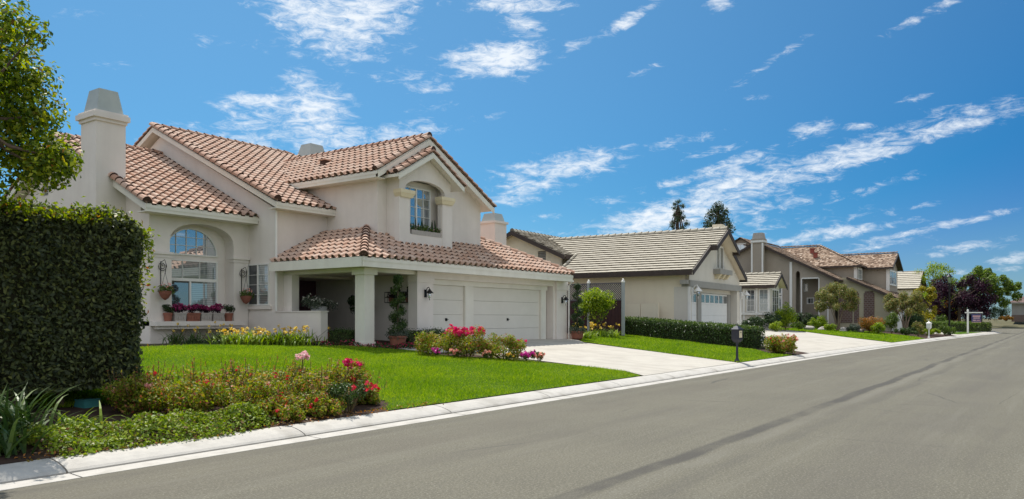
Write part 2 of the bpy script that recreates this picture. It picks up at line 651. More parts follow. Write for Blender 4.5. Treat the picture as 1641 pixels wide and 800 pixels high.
M['urn'] = mat_noise('urn_white', (.6, .6, .6), (.5, .5, .5), 6, .7, .2, 60)
M['shroud'] = mat_noise('chimney_metal', (.47, .50, .47), (.40, .43, .41), 2, .5, .1, 40, metal=.0, streak=.13)
M['rust'] = mat_plain('vent_rust', (.28, .075, .055), .7)
M['concrete'] = mat_noise('concrete', (.51, .475, .41), (.455, .42, .365), 2.2, .85, .25, 60, .2, c3=(.41, .375, .325), scale3=.9)
M['kerb'] = mat_noise('kerb_concrete', (.54, .51, .46), (.46, .435, .395), 7, .85, .4, 60, .2, c3=(.36, .335, .29), scale3=2.2)
M['soil'] = mat_noise('soil', (.075, .048, .036), (.045, .030, .024), 9, .95, .8, 40, .1, c3=(.11, .075, .055), scale3=2)
M['dry'] = mat_noise('dry_earth', (.15, .13, .08), (.10, .10, .05), 1, .95, .5, 20, .1)
M['bark'] = mat_noise('bark', (.15, .105, .075), (.08, .055, .04), 12, .9, .8, 30, stretch=(2, 2, .4))
M['palebark'] = mat_noise('bark_pale', (.30, .22, .16), (.20, .15, .11), 12, .9, .5, 30, stretch=(2, 2, .4))
M['stem'] = mat_noise('stem_green', (.10, .10, .035), (.14, .07, .04), 12, .8, .2, 30)
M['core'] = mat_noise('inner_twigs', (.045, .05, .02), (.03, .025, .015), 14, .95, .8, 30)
M['turf'] = mat_noise('turf', (.05, .10, .004), (.075, .135, .006), 3, .9, .6, 150, .1, c3=(.045, .09, .008), scale3=.6)
M['grass'] = mat_rnd('grass_blade', [(0, (.07, .16, .008)), (.35, (.16, .28, .005)), (.75, (.25, .37, .006)), (1, (.40, .47, .04))], .6, .4, noise=(.55, .38))
M['hedge'] = mat_rnd('leaf_photinia', [(0, (.035, .048, .022)), (.5, (.070, .088, .034)), (.85, (.12, .14, .04)), (1, (.18, .19, .05))], .55, .28, spec=.35)
M['litnewleaf'] = mat_rnd('leaf_sunlit_new_growth', [(0, (.10, .15, .012)), (.5, (.19, .25, .015)), (.88, (.30, .34, .03)), (.95, (.34, .22, .05)), (1, (.38, .05, .03))], .5, .4)
M['treeleaf'] = mat_rnd('leaf_street_tree', [(0, (.04, .075, .010)), (.4, (.12, .18, .012)), (.8, (.28, .33, .015)), (.97, (.36, .36, .03)), (1, (.25, .08, .03))], .5, .4)
M['roseleaf'] = mat_rnd('leaf_rose', [(0, (.07, .12, .014)), (.3, (.17, .24, .02)), (.6, (.29, .32, .035)), (.78, (.33, .26, .05)), (.91, (.33, .16, .07)), (1, (.40, .10, .08))], .55, .4)
M['coverleaf'] = mat_rnd('leaf_groundcover', [(0, (.09, .14, .018)), (.5, (.20, .29, .03)), (.85, (.33, .39, .055)), (.95, (.20, .13, .06)), (1, (.17, .09, .05))], .5, .25)
M['boxleaf'] = mat_rnd('leaf_box', [(0, (.02, .045, .014)), (.5, (.045, .085, .018)), (.9, (.09, .14, .03)), (1, (.13, .19, .05))], .5, .22)
M['limeleaf'] = mat_rnd('leaf_lime', [(0, (.08, .15, .010)), (.5, (.20, .29, .015)), (.9, (.34, .41, .02)), (1, (.44, .46, .05))], .5, .35)
M['darkleaf'] = mat_rnd('leaf_dark', [(0, (.018, .035, .014)), (.6, (.035, .07, .022)), (1, (.07, .11, .03))], .5, .2)
M['midleaf'] = mat_rnd('leaf_mid', [(0, (.04, .075, .014)), (.5, (.085, .14, .022)), (1, (.17, .22, .04))], .5, .3)
M['shadeleaf'] = mat_rnd('leaf_shade_tree', [(0, (.06, .11, .02)), (.5, (.13, .20, .03)), (1, (.24, .31, .06))], .5, .4)
M['yellowleaf'] = mat_rnd('leaf_yellow', [(0, (.15, .15, .012)), (.5, (.30, .26, .02)), (1, (.44, .36, .03))], .5, .35)
M['orangeleaf'] = mat_rnd('leaf_orange', [(0, (.13, .12, .02)), (.35, (.24, .16, .03)), (.7, (.42, .17, .04)), (1, (.50, .22, .07))], .5, .3)
M['plumleaf'] = mat_rnd('leaf_plum', [(0, (.012, .006, .010)), (.5, (.028, .010, .022)), (.9, (.055, .018, .036)), (1, (.09, .03, .05))], .6, .2, spec=.15)
M['myrtle'] = mat_rnd('leaf_myrtle', [(0, (.09, .12, .03)), (.5, (.20, .23, .055)), (.8, (.29, .26, .08)), (1, (.36, .18, .09))], .55, .25)
M['pineleaf'] = mat_rnd('needle_pine', [(0, (.025, .05, .025)), (.6, (.05, .085, .035)), (1, (.10, .13, .05))], .6, .15)
M['greyleaf'] = mat_rnd('leaf_grey', [(0, (.05, .075, .05)), (.6, (.10, .13, .09)), (1, (.2, .22, .17))], .6, .2)
M['strap'] = mat_rnd('leaf_strap', [(0, (.035, .075, .022)), (.6, (.08, .14, .03)), (1, (.16, .23, .06))], .45, .25, spec=.5)
M['lilyleaf'] = mat_rnd('leaf_lily', [(0, (.10, .17, .015)), (.6, (.20, .30, .03)), (1, (.34, .42, .05))], .5, .3)
M['yellow'] = mat_rnd('petal_yellow', [(0, (.60, .34, .03)), (.5, (.78, .55, .09)), (1, (.85, .70, .30))], .5, .3)
M['red'] = mat_rnd('petal_red', [(0, (.42, .010, .020)), (.6, (.62, .03, .05)), (1, (.75, .12, .16))], .5, .3)
M['crimson'] = mat_rnd('petal_crimson', [(0, (.48, .008, .07)), (.5, (.66, .02, .12)), (1, (.75, .10, .25))], .5, .3)
M['magenta'] = mat_rnd('petal_magenta', [(0, (.36, .01, .18)), (.5, (.58, .03, .30)), (1, (.72, .12, .45))], .5, .3)
M['pink'] = mat_rnd('petal_pink', [(0, (.72, .22, .22)), (.5, (.80, .40, .34)), (1, (.85, .55, .40))], .5, .3)
M['palepink'] = mat_rnd('petal_pale', [(0, (.75, .42, .44)), (1, (.85, .65, .65))], .5, .3)
M['purple'] = mat_rnd('petal_purple', [(0, (.16, .012, .07)), (.6, (.34, .03, .13)), (1, (.50, .07, .20))], .5, .2)
M['whitep'] = mat_rnd('petal_white', [(0, (.70, .66, .60)), (1, (.82, .8, .75))], .5, .2)
M['mailbox'] = mat_plain('mailbox_charcoal', (.030, .032, .045), .5, .2)
M['teal'] = mat_plain('plastic_teal', (.05, .22, .22), .5)
M['signblue'] = mat_plain('sign_blue', (.06, .06, .16), .5)
M['brick'] = mat_noise('brick_panel', (.16, .095, .075), (.10, .06, .05), 5, .9, .4, 40)


def mat_asphalt():
    m, nt, N, L, bs = _new('asphalt')
    tc = N.new('ShaderNodeTexCoord')
    ob = tc.outputs['Object']

    def nz(scale, det, rough=.6, stretch=None):
        v = ob
        if stretch:
            mp = N.new('ShaderNodeMapping')
            mp.inputs['Scale'].default_value = stretch
            L.new(ob, mp.inputs[0])
            v = mp.outputs[0]
        n = N.new('ShaderNodeTexNoise')
        n.inputs['Scale'].default_value = scale
        n.inputs['Detail'].default_value = det
        n.inputs['Roughness'].default_value = rough
        L.new(v, n.inputs['Vector'])
        return n.outputs['Fac']

    def mix(f, a, b, bt='MIX'):
        x = N.new('ShaderNodeMixRGB')
        x.blend_type = bt
        for i, q in (('Fac', f), ('Color1', a), ('Color2', b)):
            if isinstance(q, tuple):
                x.inputs[i].default_value = q
            elif isinstance(q, float):
                x.inputs[i].default_value = q
            else:
                L.new(q, x.inputs[i])
        return x.outputs[0]

    def rng_(v, a, b, c=0.0, d=1.0, smooth=True):
        r = N.new('ShaderNodeMapRange')
        if smooth:
            r.interpolation_type = 'SMOOTHSTEP'
        for i, q in (('From Min', a), ('From Max', b), ('To Min', c), ('To Max', d)):
            r.inputs[i].default_value = q
        L.new(v, r.inputs['Value'])
        return r.outputs[0]
    base = mix(rng_(nz(.30, 6, .68), .35, .65), (.130, .117, .080, 1), (.165, .149, .102, 1))
    base = mix(rng_(nz(160, 2, .8), .3, .7, 0, .55), base, (.115, .110, .095, 1))
    base = mix(rng_(nz(90, 2, .8), .60, .72, 0, .5), base, (.27, .255, .205, 1))
    base = mix(rng_(nz(24, 5, .85), .42, .62, 0, .75), base, (.098, .09, .07, 1))
    base = mix(rng_(nz(42, 3, .8), .5, .66, 0, .8), base, (.27, .255, .20, 1))
    base = mix(rng_(nz(2.2, 6, .7, (.05, 1, 1)), .5, .7, 0, .35), base, (.20, .188, .148, 1))
    base = mix(rng_(nz(9, 5, .7, (.5, 1, 1)), .55, .7, 0, .35), base, (.205, .192, .152, 1))
    base = mix(rng_(nz(1.0, 7, .7, (.09, 1, 1)), .47, .68, 0, .6), base, (.118, .107, .085, 1))
    # worn wheel paths and the tar seam, along the street (y runs across it)
    sp = N.new('ShaderNodeSeparateXYZ')
    L.new(ob, sp.inputs[0])
    wob = N.new('ShaderNodeMath')
    wob.operation = 'MULTIPLY_ADD'
    L.new(nz(.25, 3), wob.inputs[0])
    wob.inputs[1].default_value = .5
    L.new(sp.outputs['Y'], wob.inputs[2])

    def band(c, hw, soft, amt):
        a = N.new('ShaderNodeMath')
        a.operation = 'SUBTRACT'
        L.new(wob.outputs[0], a.inputs[0])
        a.inputs[1].default_value = c + .25
        b = N.new('ShaderNodeMath')
        b.operation = 'ABSOLUTE'
        L.new(a.outputs[0], b.inputs[0])
        return rng_(b.outputs[0], hw + soft, hw, 0, amt)
    brk = rng_(nz(.5, 5), .35, .6, .3, 1)

    def mul(a, b):
        q = N.new('ShaderNodeMath')
        q.operation = 'MULTIPLY'
        L.new(a, q.inputs[0])
        L.new(b, q.inputs[1])
        return q.outputs[0]
    base = mix(mul(band(3.55, .07, .08, .85), brk), base, (.070, .064, .055, 1))
    base = mix(mul(band(3.28, .04, .12, .28), brk), base, (.215, .202, .165, 1))
    base = mix(mul(band(2.95, .05, .12, .35), brk), base, (.085, .078, .066, 1))
    base = mix(mul(band(6.9, .25, .4, .30), brk), base, (.108, .094, .074, 1))
    base = mix(mul(band(1.6, .3, .5, .28), brk), base, (.105, .094, .08, 1))
    base = mix(mul(band(7.75, .03, .15, .3), brk), base, (.085, .078, .066, 1))
    # thin cracks here and there
    wq = N.new('ShaderNodeMixRGB')
    wq.inputs['Fac'].default_value = .12
    L.new(ob, wq.inputs['Color1'])
    cn = N.new('ShaderNodeTexNoise')
    cn.inputs['Scale'].default_value = 1.3
    cn.inputs['Detail'].default_value = 5
    L.new(ob, cn.inputs['Vector'])
    L.new(cn.outputs['Color'], wq.inputs['Color2'])
    vo = N.new('ShaderNodeTexVoronoi')
    vo.feature = 'DISTANCE_TO_EDGE'
    vo.inputs['Scale'].default_value = .33
    L.new(wq.outputs[0], vo.inputs['Vector'])
    base = mix(mul(rng_(vo.outputs['Distance'], .006, .0015, 0, .8), rng_(nz(.3, 3), .5, .62)), base, (.075, .07, .06, 1))
    L.new(base, bs.inputs['Base Color'])
    bs.inputs['Roughness'].default_value = .85
    bs.inputs['Specular IOR Level'].default_value = .25
    bp = N.new('ShaderNodeBump')
    bp.inputs['Strength'].default_value = .5
    bp.inputs['Distance'].default_value = .01
    L.new(nz(110, 3), bp.inputs['Height'])
    L.new(bp.outputs[0], bs.inputs['Normal'])
    return m


M['asphalt'] = mat_asphalt()


def mat_drive():
    """driveway concrete: cast joints every few metres, tyre-darkened tracks and blotches"""
    m = mat_noise('drive_concrete', (.515, .48, .415), (.45, .415, .36), 2.2, .85, .25, 60, .2, c3=(.40, .365, .315), scale3=.9)
    nt = m.node_tree
    N, L = nt.nodes, nt.links
    bs = N['Principled BSDF']
    src = bs.inputs['Base Color'].links[0].from_socket
    tc = N.new('ShaderNodeTexCoord')
    sp = N.new('ShaderNodeSeparateXYZ')
    L.new(tc.outputs['Object'], sp.inputs[0])
    prev = src
    for ax, per, wid in (('X', 3.1, .006), ('Y', 2.9, .006)):
        pp = N.new('ShaderNodeMath')
        pp.operation = 'PINGPONG'
        pp.inputs[1].default_value = per / 2
        L.new(sp.outputs[ax], pp.inputs[0])
        mr = N.new('ShaderNodeMapRange')
        mr.inputs['From Min'].default_value = wid * 2.4
        mr.inputs['From Max'].default_value = wid
        mr.inputs['To Max'].default_value = .55
        L.new(pp.outputs[0], mr.inputs['Value'])
        mx = N.new('ShaderNodeMixRGB')
        mx.inputs['Color2'].default_value = (.20, .18, .15, 1)
        L.new(mr.outputs[0], mx.inputs['Fac'])
        L.new(prev, mx.inputs['Color1'])
        prev = mx.outputs[0]
    mp = N.new('ShaderNodeMapping')
    mp.inputs['Scale'].default_value = (1.6, .18, 1)
    L.new(tc.outputs['Object'], mp.inputs[0])
    nz = N.new('ShaderNodeTexNoise')
    nz.inputs['Scale'].default_value = 1.1
    nz.inputs['Detail'].default_value = 6
    L.new(mp.outputs[0], nz.inputs['Vector'])
    mr = N.new('ShaderNodeMapRange')
    mr.inputs['From Min'].default_value = .52
    mr.inputs['From Max'].default_value = .75
    mr.inputs['To Max'].default_value = .5
    L.new(nz.outputs['Fac'], mr.inputs['Value'])
    mx = N.new('ShaderNodeMixRGB')
    mx.inputs['Color2'].default_value = (.36, .325, .275, 1)
    L.new(mr.outputs[0], mx.inputs['Fac'])
    L.new(prev, mx.inputs['Color1'])
    L.new(mx.outputs[0], bs.inputs['Base Color'])
    return m


M['drive'] = mat_drive()


def mat_brickwork():
    m, nt, N, L, bs = _new('brickwork')
    tc = N.new('ShaderNodeTexCoord')
    sp = N.new('ShaderNodeSeparateXYZ')
    L.new(tc.outputs['Object'], sp.inputs[0])
    mp = N.new('ShaderNodeCombineXYZ')
    ad = N.new('ShaderNodeMath')
    L.new(sp.outputs['X'], ad.inputs[0])
    L.new(sp.outputs['Y'], ad.inputs[1])
    L.new(ad.outputs[0], mp.inputs[0])
    L.new(sp.outputs['Z'], mp.inputs[1])
    b = N.new('ShaderNodeTexBrick')
    b.inputs['Color1'].default_value = (.15, .085, .07, 1)
    b.inputs['Color2'].default_value = (.11, .065, .055, 1)
    b.inputs['Mortar'].default_value = (.26, .22, .19, 1)
    b.inputs['Scale'].default_value = 1.8
    b.inputs['Brick Width'].default_value = .5
    b.inputs['Row Height'].default_value = .3
    b.inputs['Mortar Size'].default_value = .03
    L.new(mp.outputs[0], b.inputs['Vector'])
    L.new(b.outputs[0], bs.inputs['Base Color'])
    bs.inputs['Roughness'].default_value = .9
    return m


M['brick'] = mat_brickwork()


# ------------------------------------------------------------------ roofs
def tile_template(style, Wd, Ln):
    if style == 'barrel':
        u = [0, .06, .16, .28, .40, .50, .56, .72, .90, 1.0]
        h = []
        for q in u:
            if q <= .56:
                t = q / .56
                h.append(.10 * math.sqrt(max(0, 1 - (2 * t - 1) ** 2)))
            else:
                h.append(-.012 * math.sin(math.pi * (q - .56) / .44))
        lip, over, th = .06, .05, .05
    elif style == 'flat':
        u = [0, .03, .5, .97, 1.0]
        h = [-.006, .0, .004, .0, -.006]
        lip, over, th = .065, .02, .062
    else:
        u = [0, .04, .96, 1.0]
        h = [0, 0, 0, 0]
        lip, over, th = .022, .03, .026
    n = len(u)
    V = []
    for q, hh in zip(u, h):
        V.append((q * Wd, 0, hh + th - lip))
    for q, hh in zip(u, h):
        V.append((q * Wd, 0, hh + th))
    for q, hh in zip(u, h):
        V.append((q * Wd, Ln + over, hh))
    F = []
    for r_ in range(2):
        for i in range(n - 1):
            F.append((r_ * n + i, r_ * n + i + 1, (r_ + 1) * n + i + 1, (r_ + 1) * n + i))
    return np.array(V, float), np.array(F, int)


class Roof:
    """Collects tiled planes and links them as one mesh."""

    def __init__(s):
        s.bm = bmesh.new()
        s.lay = s.bm.faces.layers.float.new('rnd')
        s.deck = MB()

    def plane(s, p0, edir, sdir, polys, style, Wd, Ln, deck=.10, jit=.004):
        """p0 on the eave, edir along it, sdir up the slope; polys = convex (a, b) loops, b measured along the slope"""
        p0, e, u = np.array(p0, float), np.array(Vector(edir).normalized()), np.array(Vector(sdir).normalized())
        nn = np.cross(e, u)
        if nn[2] < 0:
            nn = -nn
        T, TF = tile_template(style, Wd, Ln)
        for poly in polys:
            P = np.array(poly, float)
            a0, b0 = P.min(0)
            a1, b1 = P.max(0)
            ia = np.arange(math.floor(a0 / Wd) - 1, math.ceil(a1 / Wd) + 1)
            ib = np.arange(math.floor(b0 / Ln) - 1, math.ceil(b1 / Ln) + 1)
            A, B = np.meshgrid(ia, ib)
            A, B = A.ravel(), B.ravel()
            hsh = (A * 7919 + B * 104729) % 10007
            g = np.random.default_rng(5)
            tab = g.random((10007, 3))
            rr = tab[hsh]
            if style == 'shake':
                off = (B % 2) * .5 * Wd + tab[(B * 31) % 10007, 0] * Wd
            elif style == 'flat':
                off = (B % 2) * .5 * Wd
            else:
                off = np.zeros(len(B))
            n = len(T)
            V = np.repeat(T[None], len(A), 0)
            V[:, :, 0] += (A * Wd + off)[:, None]
            V[:, :, 1] += (B * Ln + (rr[:, 0] - .5) * (.02 if style == 'barrel' else (.004 if style == 'flat' else .06)))[:, None]
            V[:, :, 2] += ((rr[:, 1] - .5) * jit * 2)[:, None]
            V = V.reshape(-1, 3)
            FF = (TF[None] + (np.arange(len(A)) * n)[:, None, None]).reshape(-1, 4)
            tm = bmesh.new()
            ly = tm.faces.layers.float.new('rnd')
            vs = [tm.verts.new(q) for q in V]
            rv = np.tile(np.where(np.arange(len(TF)) < (n // 3 - 1), 0.0, 1.0), len(A)) * np.repeat(.12 + .88 * np.clip(.5 + (rr[:, 2] - .5) * .62, 0, 1), len(TF))  # lip faces take the ramp's dark end: lip shadow painted into colour
            if style == 'shake':
                rv = np.repeat(rr[:, 2], len(TF))
            for f_, r_ in zip(FF, rv):
                f = tm.faces.new([vs[i] for i in f_])
                f[ly] = r_
            # clip to the convex polygon
            c = P.mean(0)
            m = len(P)
            for i in range(m):
                q, w = P[i], P[(i + 1) % m]
                d = w - q
                no = np.array((d[1], -d[0]))
                if np.dot(no, c - q) > 0:
                    no = -no
                geom = list(tm.verts) + list(tm.edges) + list(tm.faces)
                bmesh.ops.bisect_plane(tm, geom=geom, plane_co=(q[0], q[1], 0), plane_no=(no[0], no[1], 0), clear_outer=True)
            vm = {}
            for v in tm.verts:
                w = p0 + e * v.co.x + u * v.co.y + nn * v.co.z
                vm[v] = s.bm.verts.new(w)
            for f in tm.faces:
                g_ = s.bm.faces.new([vm[v] for v in f.verts])
                g_[s.lay] = f[ly]
            tm.free()
            # deck under the tiles
            top = [p0 + e * q[0] + u * q[1] - nn * .012 for q in P]
            bot = [p - np.array((0, 0, deck)) for p in top]
            k = len(P)
            s.deck.add(top + bot, [tuple(range(k)), tuple(range(2 * k - 1, k - 1, -1))] + [(i, i + k, (i + 1) % k + k, (i + 1) % k) for i in range(k)])

    def build(s, name, mat, parent, off=None, deckmat=None, deckname='roof_deck'):
        if off is not None:
            for v in s.bm.verts:
                v.co -= Vector(off)
        me = bpy.data.meshes.new(name)
        s.bm.to_mesh(me)
        s.bm.free()
        me.materials.append(mat)
        o = bpy.data.objects.new(name, me)
        COL.objects.link(o)
        o.parent = parent
        if deckmat is not None:
            s.deck.build(deckname, deckmat, o, off)
        return o


def ridge_lines(lines, name, mat, parent, off=None):
    for ln in lines:
        q = MB()
        caps(q, *ln)
        q.build(name, mat, parent, off)


def caps(mb, pA, pB, rad=.12, Ln=.36, lift=.0, half=True):
    """a line of overlapping half-round cap tiles from pA to pB"""
    pA, pB = Vector(pA), Vector(pB)
    d = pB - pA
    n = max(1, round(d.length / Ln))
    st = d / n
    dn = d.normalized()
    side = dn.cross(Vector((0, 0, 1))).normalized()
    up = side.cross(dn).normalized()
    K = 7
    for i in range(n):
        a = pA + st * i + up * lift
        b = a + st * 1.12
        r0, r1 = rad * (1.08 + random.uniform(-.03, .03)), rad * .9
        vs = []
        for (c, rr, ex) in ((a, r0, .03), (b, r1, .0)):
            for k in range(K):
                t = math.pi * (1.08 * k / (K - 1) - .04)
                vs.append(c + side * math.cos(t) * rr + up * (math.sin(t) * rr + ex))
        fs = [(k, k + 1, K + k + 1, K + k) for k in range(K - 1)]
        mb.add(vs, fs, .15 + .85 * random.random())
        mb.add([vs[k] for k in range(K)], [tuple(range(K - 1, -1, -1))], 0.0)  # end face in the dark stop, like the painted lip shadow
        mb.add([vs[k] for k in range(K, 2 * K)], [tuple(range(K))], .5)


# ------------------------------------------------------------------ foliage
def leaf_verts(C, N, size, aspect=.5, g=rng, fold=.12, droop=None):
    n = len(C)
    N = N / np.maximum(np.linalg.norm(N, axis=1, keepdims=True), 1e-6)
    t = g.normal(size=(n, 3))
    if droop is not None:
        t += droop
    t -= N * (t * N).sum(1, keepdims=True)
    t /= np.maximum(np.linalg.norm(t, axis=1, keepdims=True), 1e-6)
    s = np.cross(N, t)
    L = (size * g.uniform(.65, 1.3, n))[:, None]
    V = np.empty((n, 4, 3))
    V[:, 0] = C - t * L * .5
    V[:, 1] = C + s * L * aspect * .5 + N * L * fold
    V[:, 2] = C + t * L * .5
    V[:, 3] = C - s * L * aspect * .5 + N * L * fold
    return V.reshape(-1, 3)


def unit(n, g=rng):
    d = g.normal(size=(n, 3))
    return d / np.linalg.norm(d, axis=1, keepdims=True)


def clump_points(clumps, n, g=rng, power=.45, flat=1.0):
    """points and outward normals inside a list of clumps (x, y, z, r)"""
    cl = np.array(clumps, float)
    w = cl[:, 3] ** 2
    idx = g.choice(len(cl), n, p=w / w.sum())
    d = unit(n, g)
    rr = g.random(n) ** power
    C = cl[idx, :3] + d * (rr * cl[idx, 3])[:, None] * np.array((1, 1, flat))
    Nn = d + g.normal(size=(n, 3)) * .7 + np.array((0, 0, .45))
    return C, Nn


def shrub_clumps(rx, ry, rz, k, g=rng, base=.0, r=(.28, .45), low=.15):
    """clump list over an ellipsoid standing on the ground"""
    out = []
    for _ in range(k):
        d = unit(1, g)[0]
        if d[2] < -.3 and (base >= 0 or g.random() < .35):
            d[2] *= -1
        q = g.uniform(.35, .82)
        m = min(rx, ry, rz)
        out.append((d[0] * rx * q, d[1] * ry * q, base + rz + d[2] * rz * q * (1 if d[2] > 0 else .75), m * g.uniform(*r)))
    out.append((0, 0, base + rz * .8, min(rx, ry, rz) * .65))
    return out


def shrub(name, label, cat, x, y, rx, ry, rz, n, leaf, mat, group=None, k=12, z=None, stems=4, flowers=(), aspect=.5, r=(.3, .5), rz_rot=0, base=.03, flat=1.0):
    z = gz(x, y) if z is None else z
    t = thing(name, label, cat, (x, y, z), rz_rot, group)
    cl = shrub_clumps(rx, ry, rz, k, r=r, base=base)
    C, Nn = clump_points(cl, n, flat=flat)
    C[:, 2] = np.maximum(C[:, 2], .02)
    np_mesh('foliage', leaf_verts(C, Nn, leaf, aspect), 4, rng.random(n), mat, t)
    if stems:
        m = MB()
        for c in cl[:stems]:
            m.tube([(c[0] * .12, c[1] * .12, -.02), (c[0] * .5, c[1] * .5, c[2] * .55), (c[0], c[1], c[2])], [.022, .014, .006], 5)
        m.build('stem', M['stem'], t)
    for (fm, nf, sz, npet, zmin) in flowers:
        blossoms(t, cl, fm, nf, sz, npet, zmin)
    return t


def blossoms(parent, clumps, fmat, nf, sz, npet, zmin=.3, centres=None, name='blossom'):
    cl = np.array(clumps, float)
    top = (cl[:, 2] + cl[:, 3]).max()
    pts = []
    while len(pts) < nf and centres is None:
        c = cl[rng.integers(len(cl))]
        d = unit(1)[0]
        d[2] = abs(d[2])
        p = c[:3] + d * c[3] * rng.uniform(.85, 1.1)
        if p[2] > top * zmin:
            pts.append(p)
    if centres is not None:
        pts = centres
    pts = np.array(pts)
    d = unit(len(pts) * npet)
    C = np.repeat(pts, npet, 0) + d * sz * rng.uniform(.3, .9, (len(d), 1))
    return np_mesh(name, leaf_verts(C, d + rng.normal(size=d.shape) * .3, sz * 1.1, .9), 4, rng.random(len(d)), fmat, parent)


def hedge(name, label, p0, p1, w, h, n, leaf, mat, group=None, z0=None, z1=None, core=True, round_=.12, sidepts=0, lumps=.05, bottom=0.02):
    """clipped hedge of width w and height h running from p0 to p1 (xy), leaves through its outer shell"""
    p0, p1 = Vector((p0[0], p0[1], 0)), Vector((p1[0], p1[1], 0))
    d = p1 - p0
    Ln = d.length
    rz_ = math.atan2(d.y, d.x)
    za = gz(p0.x, p0.y) if z0 is None else z0
    zb = gz(p1.x, p1.y) if z1 is None else z1
    t = thing(name, label, 'hedge', (p0.x, p0.y, za), rz_, group)
    sl = (zb - za) / Ln
    # sample the box surface
    areas = np.array([Ln * h, Ln * h, Ln * w, w * h, w * h])
    f = rng.choice(5, n, p=areas / areas.sum())
    a, b = rng.random(n), rng.random(n)
    C = np.zeros((n, 3))
    N = np.zeros((n, 3))
    for k in range(5):
        q = f == k
        if k in (0, 1):
            C[q] = np.stack([a[q] * Ln, np.full(q.sum(), (-.5 if k == 0 else .5) * w), b[q] * h], 1)
            N[q] = (0, -1 if k == 0 else 1, .35)
        elif k == 2:
            C[q] = np.stack([a[q] * Ln, (b[q] - .5) * w, np.full(q.sum(), h)], 1)
            N[q] = (0, 0, 1)
        else:
            C[q] = np.stack([np.full(q.sum(), 0 if k == 3 else Ln), (a[q] - .5) * w, b[q] * h], 1)
            N[q] = (-1 if k == 3 else 1, 0, .35)
    # soften edges towards a rounded box, add lumps and depth
    ctr = np.stack([np.clip(C[:, 0], round_, Ln - round_), np.clip(C[:, 1], -w / 2 + round_, w / 2 - round_), np.clip(C[:, 2], 0, h - round_)], 1)
    v = C - ctr
    ln = np.linalg.norm(v, axis=1, keepdims=True)
    C = ctr + v / np.maximum(ln, 1e-5) * np.minimum(ln, round_)
    lump = (np.sin(C[:, 0] * 5.1 + 1.3) + np.sin(C[:, 1] * 6.3 + C[:, 0] * 2.2) + np.sin(C[:, 2] * 5.7 + C[:, 0] * 3.1)) / 3
    Nn = N / np.linalg.norm(N, axis=1, keepdims=True)
    depth = rng.random(n) ** 1.6 * .22 * min(1, w)
    C = C + Nn * (lump * lumps - depth + rng.random(n) ** 6 * .10)[:, None]
    C[:, 2] = np.maximum(C[:, 2], bottom)
    C[:, 2] += C[:, 0] * sl
    NN = N + rng.normal(size=(n, 3)) * .75
    np_mesh('foliage', leaf_verts(C, NN, leaf, .48), 4, rng.random(n), mat, t)
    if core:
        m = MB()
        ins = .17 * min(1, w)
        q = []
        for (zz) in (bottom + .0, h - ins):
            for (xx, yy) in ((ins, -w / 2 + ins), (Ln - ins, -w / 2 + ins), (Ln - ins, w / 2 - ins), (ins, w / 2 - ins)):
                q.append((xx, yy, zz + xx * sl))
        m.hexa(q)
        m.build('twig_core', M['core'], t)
    return t


def tree(name, label, x, y, trunks, clumps, n, leaf, mat, bark, group=None, z=None, aspect=.5, power=.5, limb=.05, flat=1.0, droop=None, cat='tree'):
    z = gz(x, y) if z is None else z
    t = thing(name, label, cat, (x, y, z), 0, group)
    m = MB()
    tops = []
    for (pts, rads) in trunks:
        m.tube(pts, rads, 8)
        tops.append(Vector(pts[-1]))
    for c in clumps:
        p = Vector(c[:3])
        tp = min(tops, key=lambda q: (q - p).length)
        mid = tp.lerp(p, .5) + Vector((random.uniform(-.1, .1), random.uniform(-.1, .1), -.12 * (p - tp).length))
        m.tube([tp - Vector((0, 0, .1)), mid, p], [limb, limb * .6, limb * .2], 5)
    m.build('trunk', bark, t)
    C, Nn = clump_points(clumps, n, power=power, flat=flat)
    np_mesh('crown', leaf_verts(C, Nn, leaf, aspect, droop=droop), 4, rng.random(n), mat, t)
    return t


def strap_plant(name, label, cat, x, y, n, length, width, mat, group=None, lean=.9, flowers=None, z=None, spread=.12):
    """clump of arching strap leaves, optional flowers on stalks"""
    z = gz(x, y) if z is None else z
    t = thing(name, label, cat, (x, y, z), 0, group)
    m = MB()
    for i in range(n):
        az = random.uniform(0, 6.283)
        L = length * random.uniform(.6, 1.1)
        el0 = random.uniform(.9, 1.5)
        bend = random.uniform(.5, 1.3) * lean
        bx, by = random.gauss(0, spread), random.gauss(0, spread)
        p = Vector((bx, by, 0))
        k = 5
        vs = []
        el = el0
        sd = Vector((-math.sin(az), math.cos(az), 0))
        for j in range(k + 1):
            w = width * (.8 if j == 0 else 1) * (1 - (j / k) ** 2.2) * .5 + .001
            vs += [p - sd * w, p + sd * w]
            p = p + Vector((math.cos(az) * math.cos(el), math.sin(az) * math.cos(el), math.sin(el))) * (L / k)
            el -= bend * 2 / k
            if p.z < .01:
                p.z = .01
        m.add(vs, [(2 * j, 2 * j + 1, 2 * j + 3, 2 * j + 2) for j in range(k)])
    m.build('foliage', mat, t)
    if flowers:
        fm, nf, fh, fs = flowers
        st = MB()
        pts = []
        for i in range(nf):
            bx, by = random.gauss(0, spread * 1.3), random.gauss(0, spread * 1.3)
            h = fh * random.uniform(.65, 1.05)
            tip = (bx * 1.25, by * 1.25, h)
            st.tube([(bx * .5, by * .5, 0), (bx, by, h * .6), tip], [.006, .005, .004], 4)
            pts.append(tip)
        st.build('stalk', M['stem'], t)
        blossoms(t, [(0, 0, 0, 1)], fm, nf, fs, 7, centres=pts)
    return t


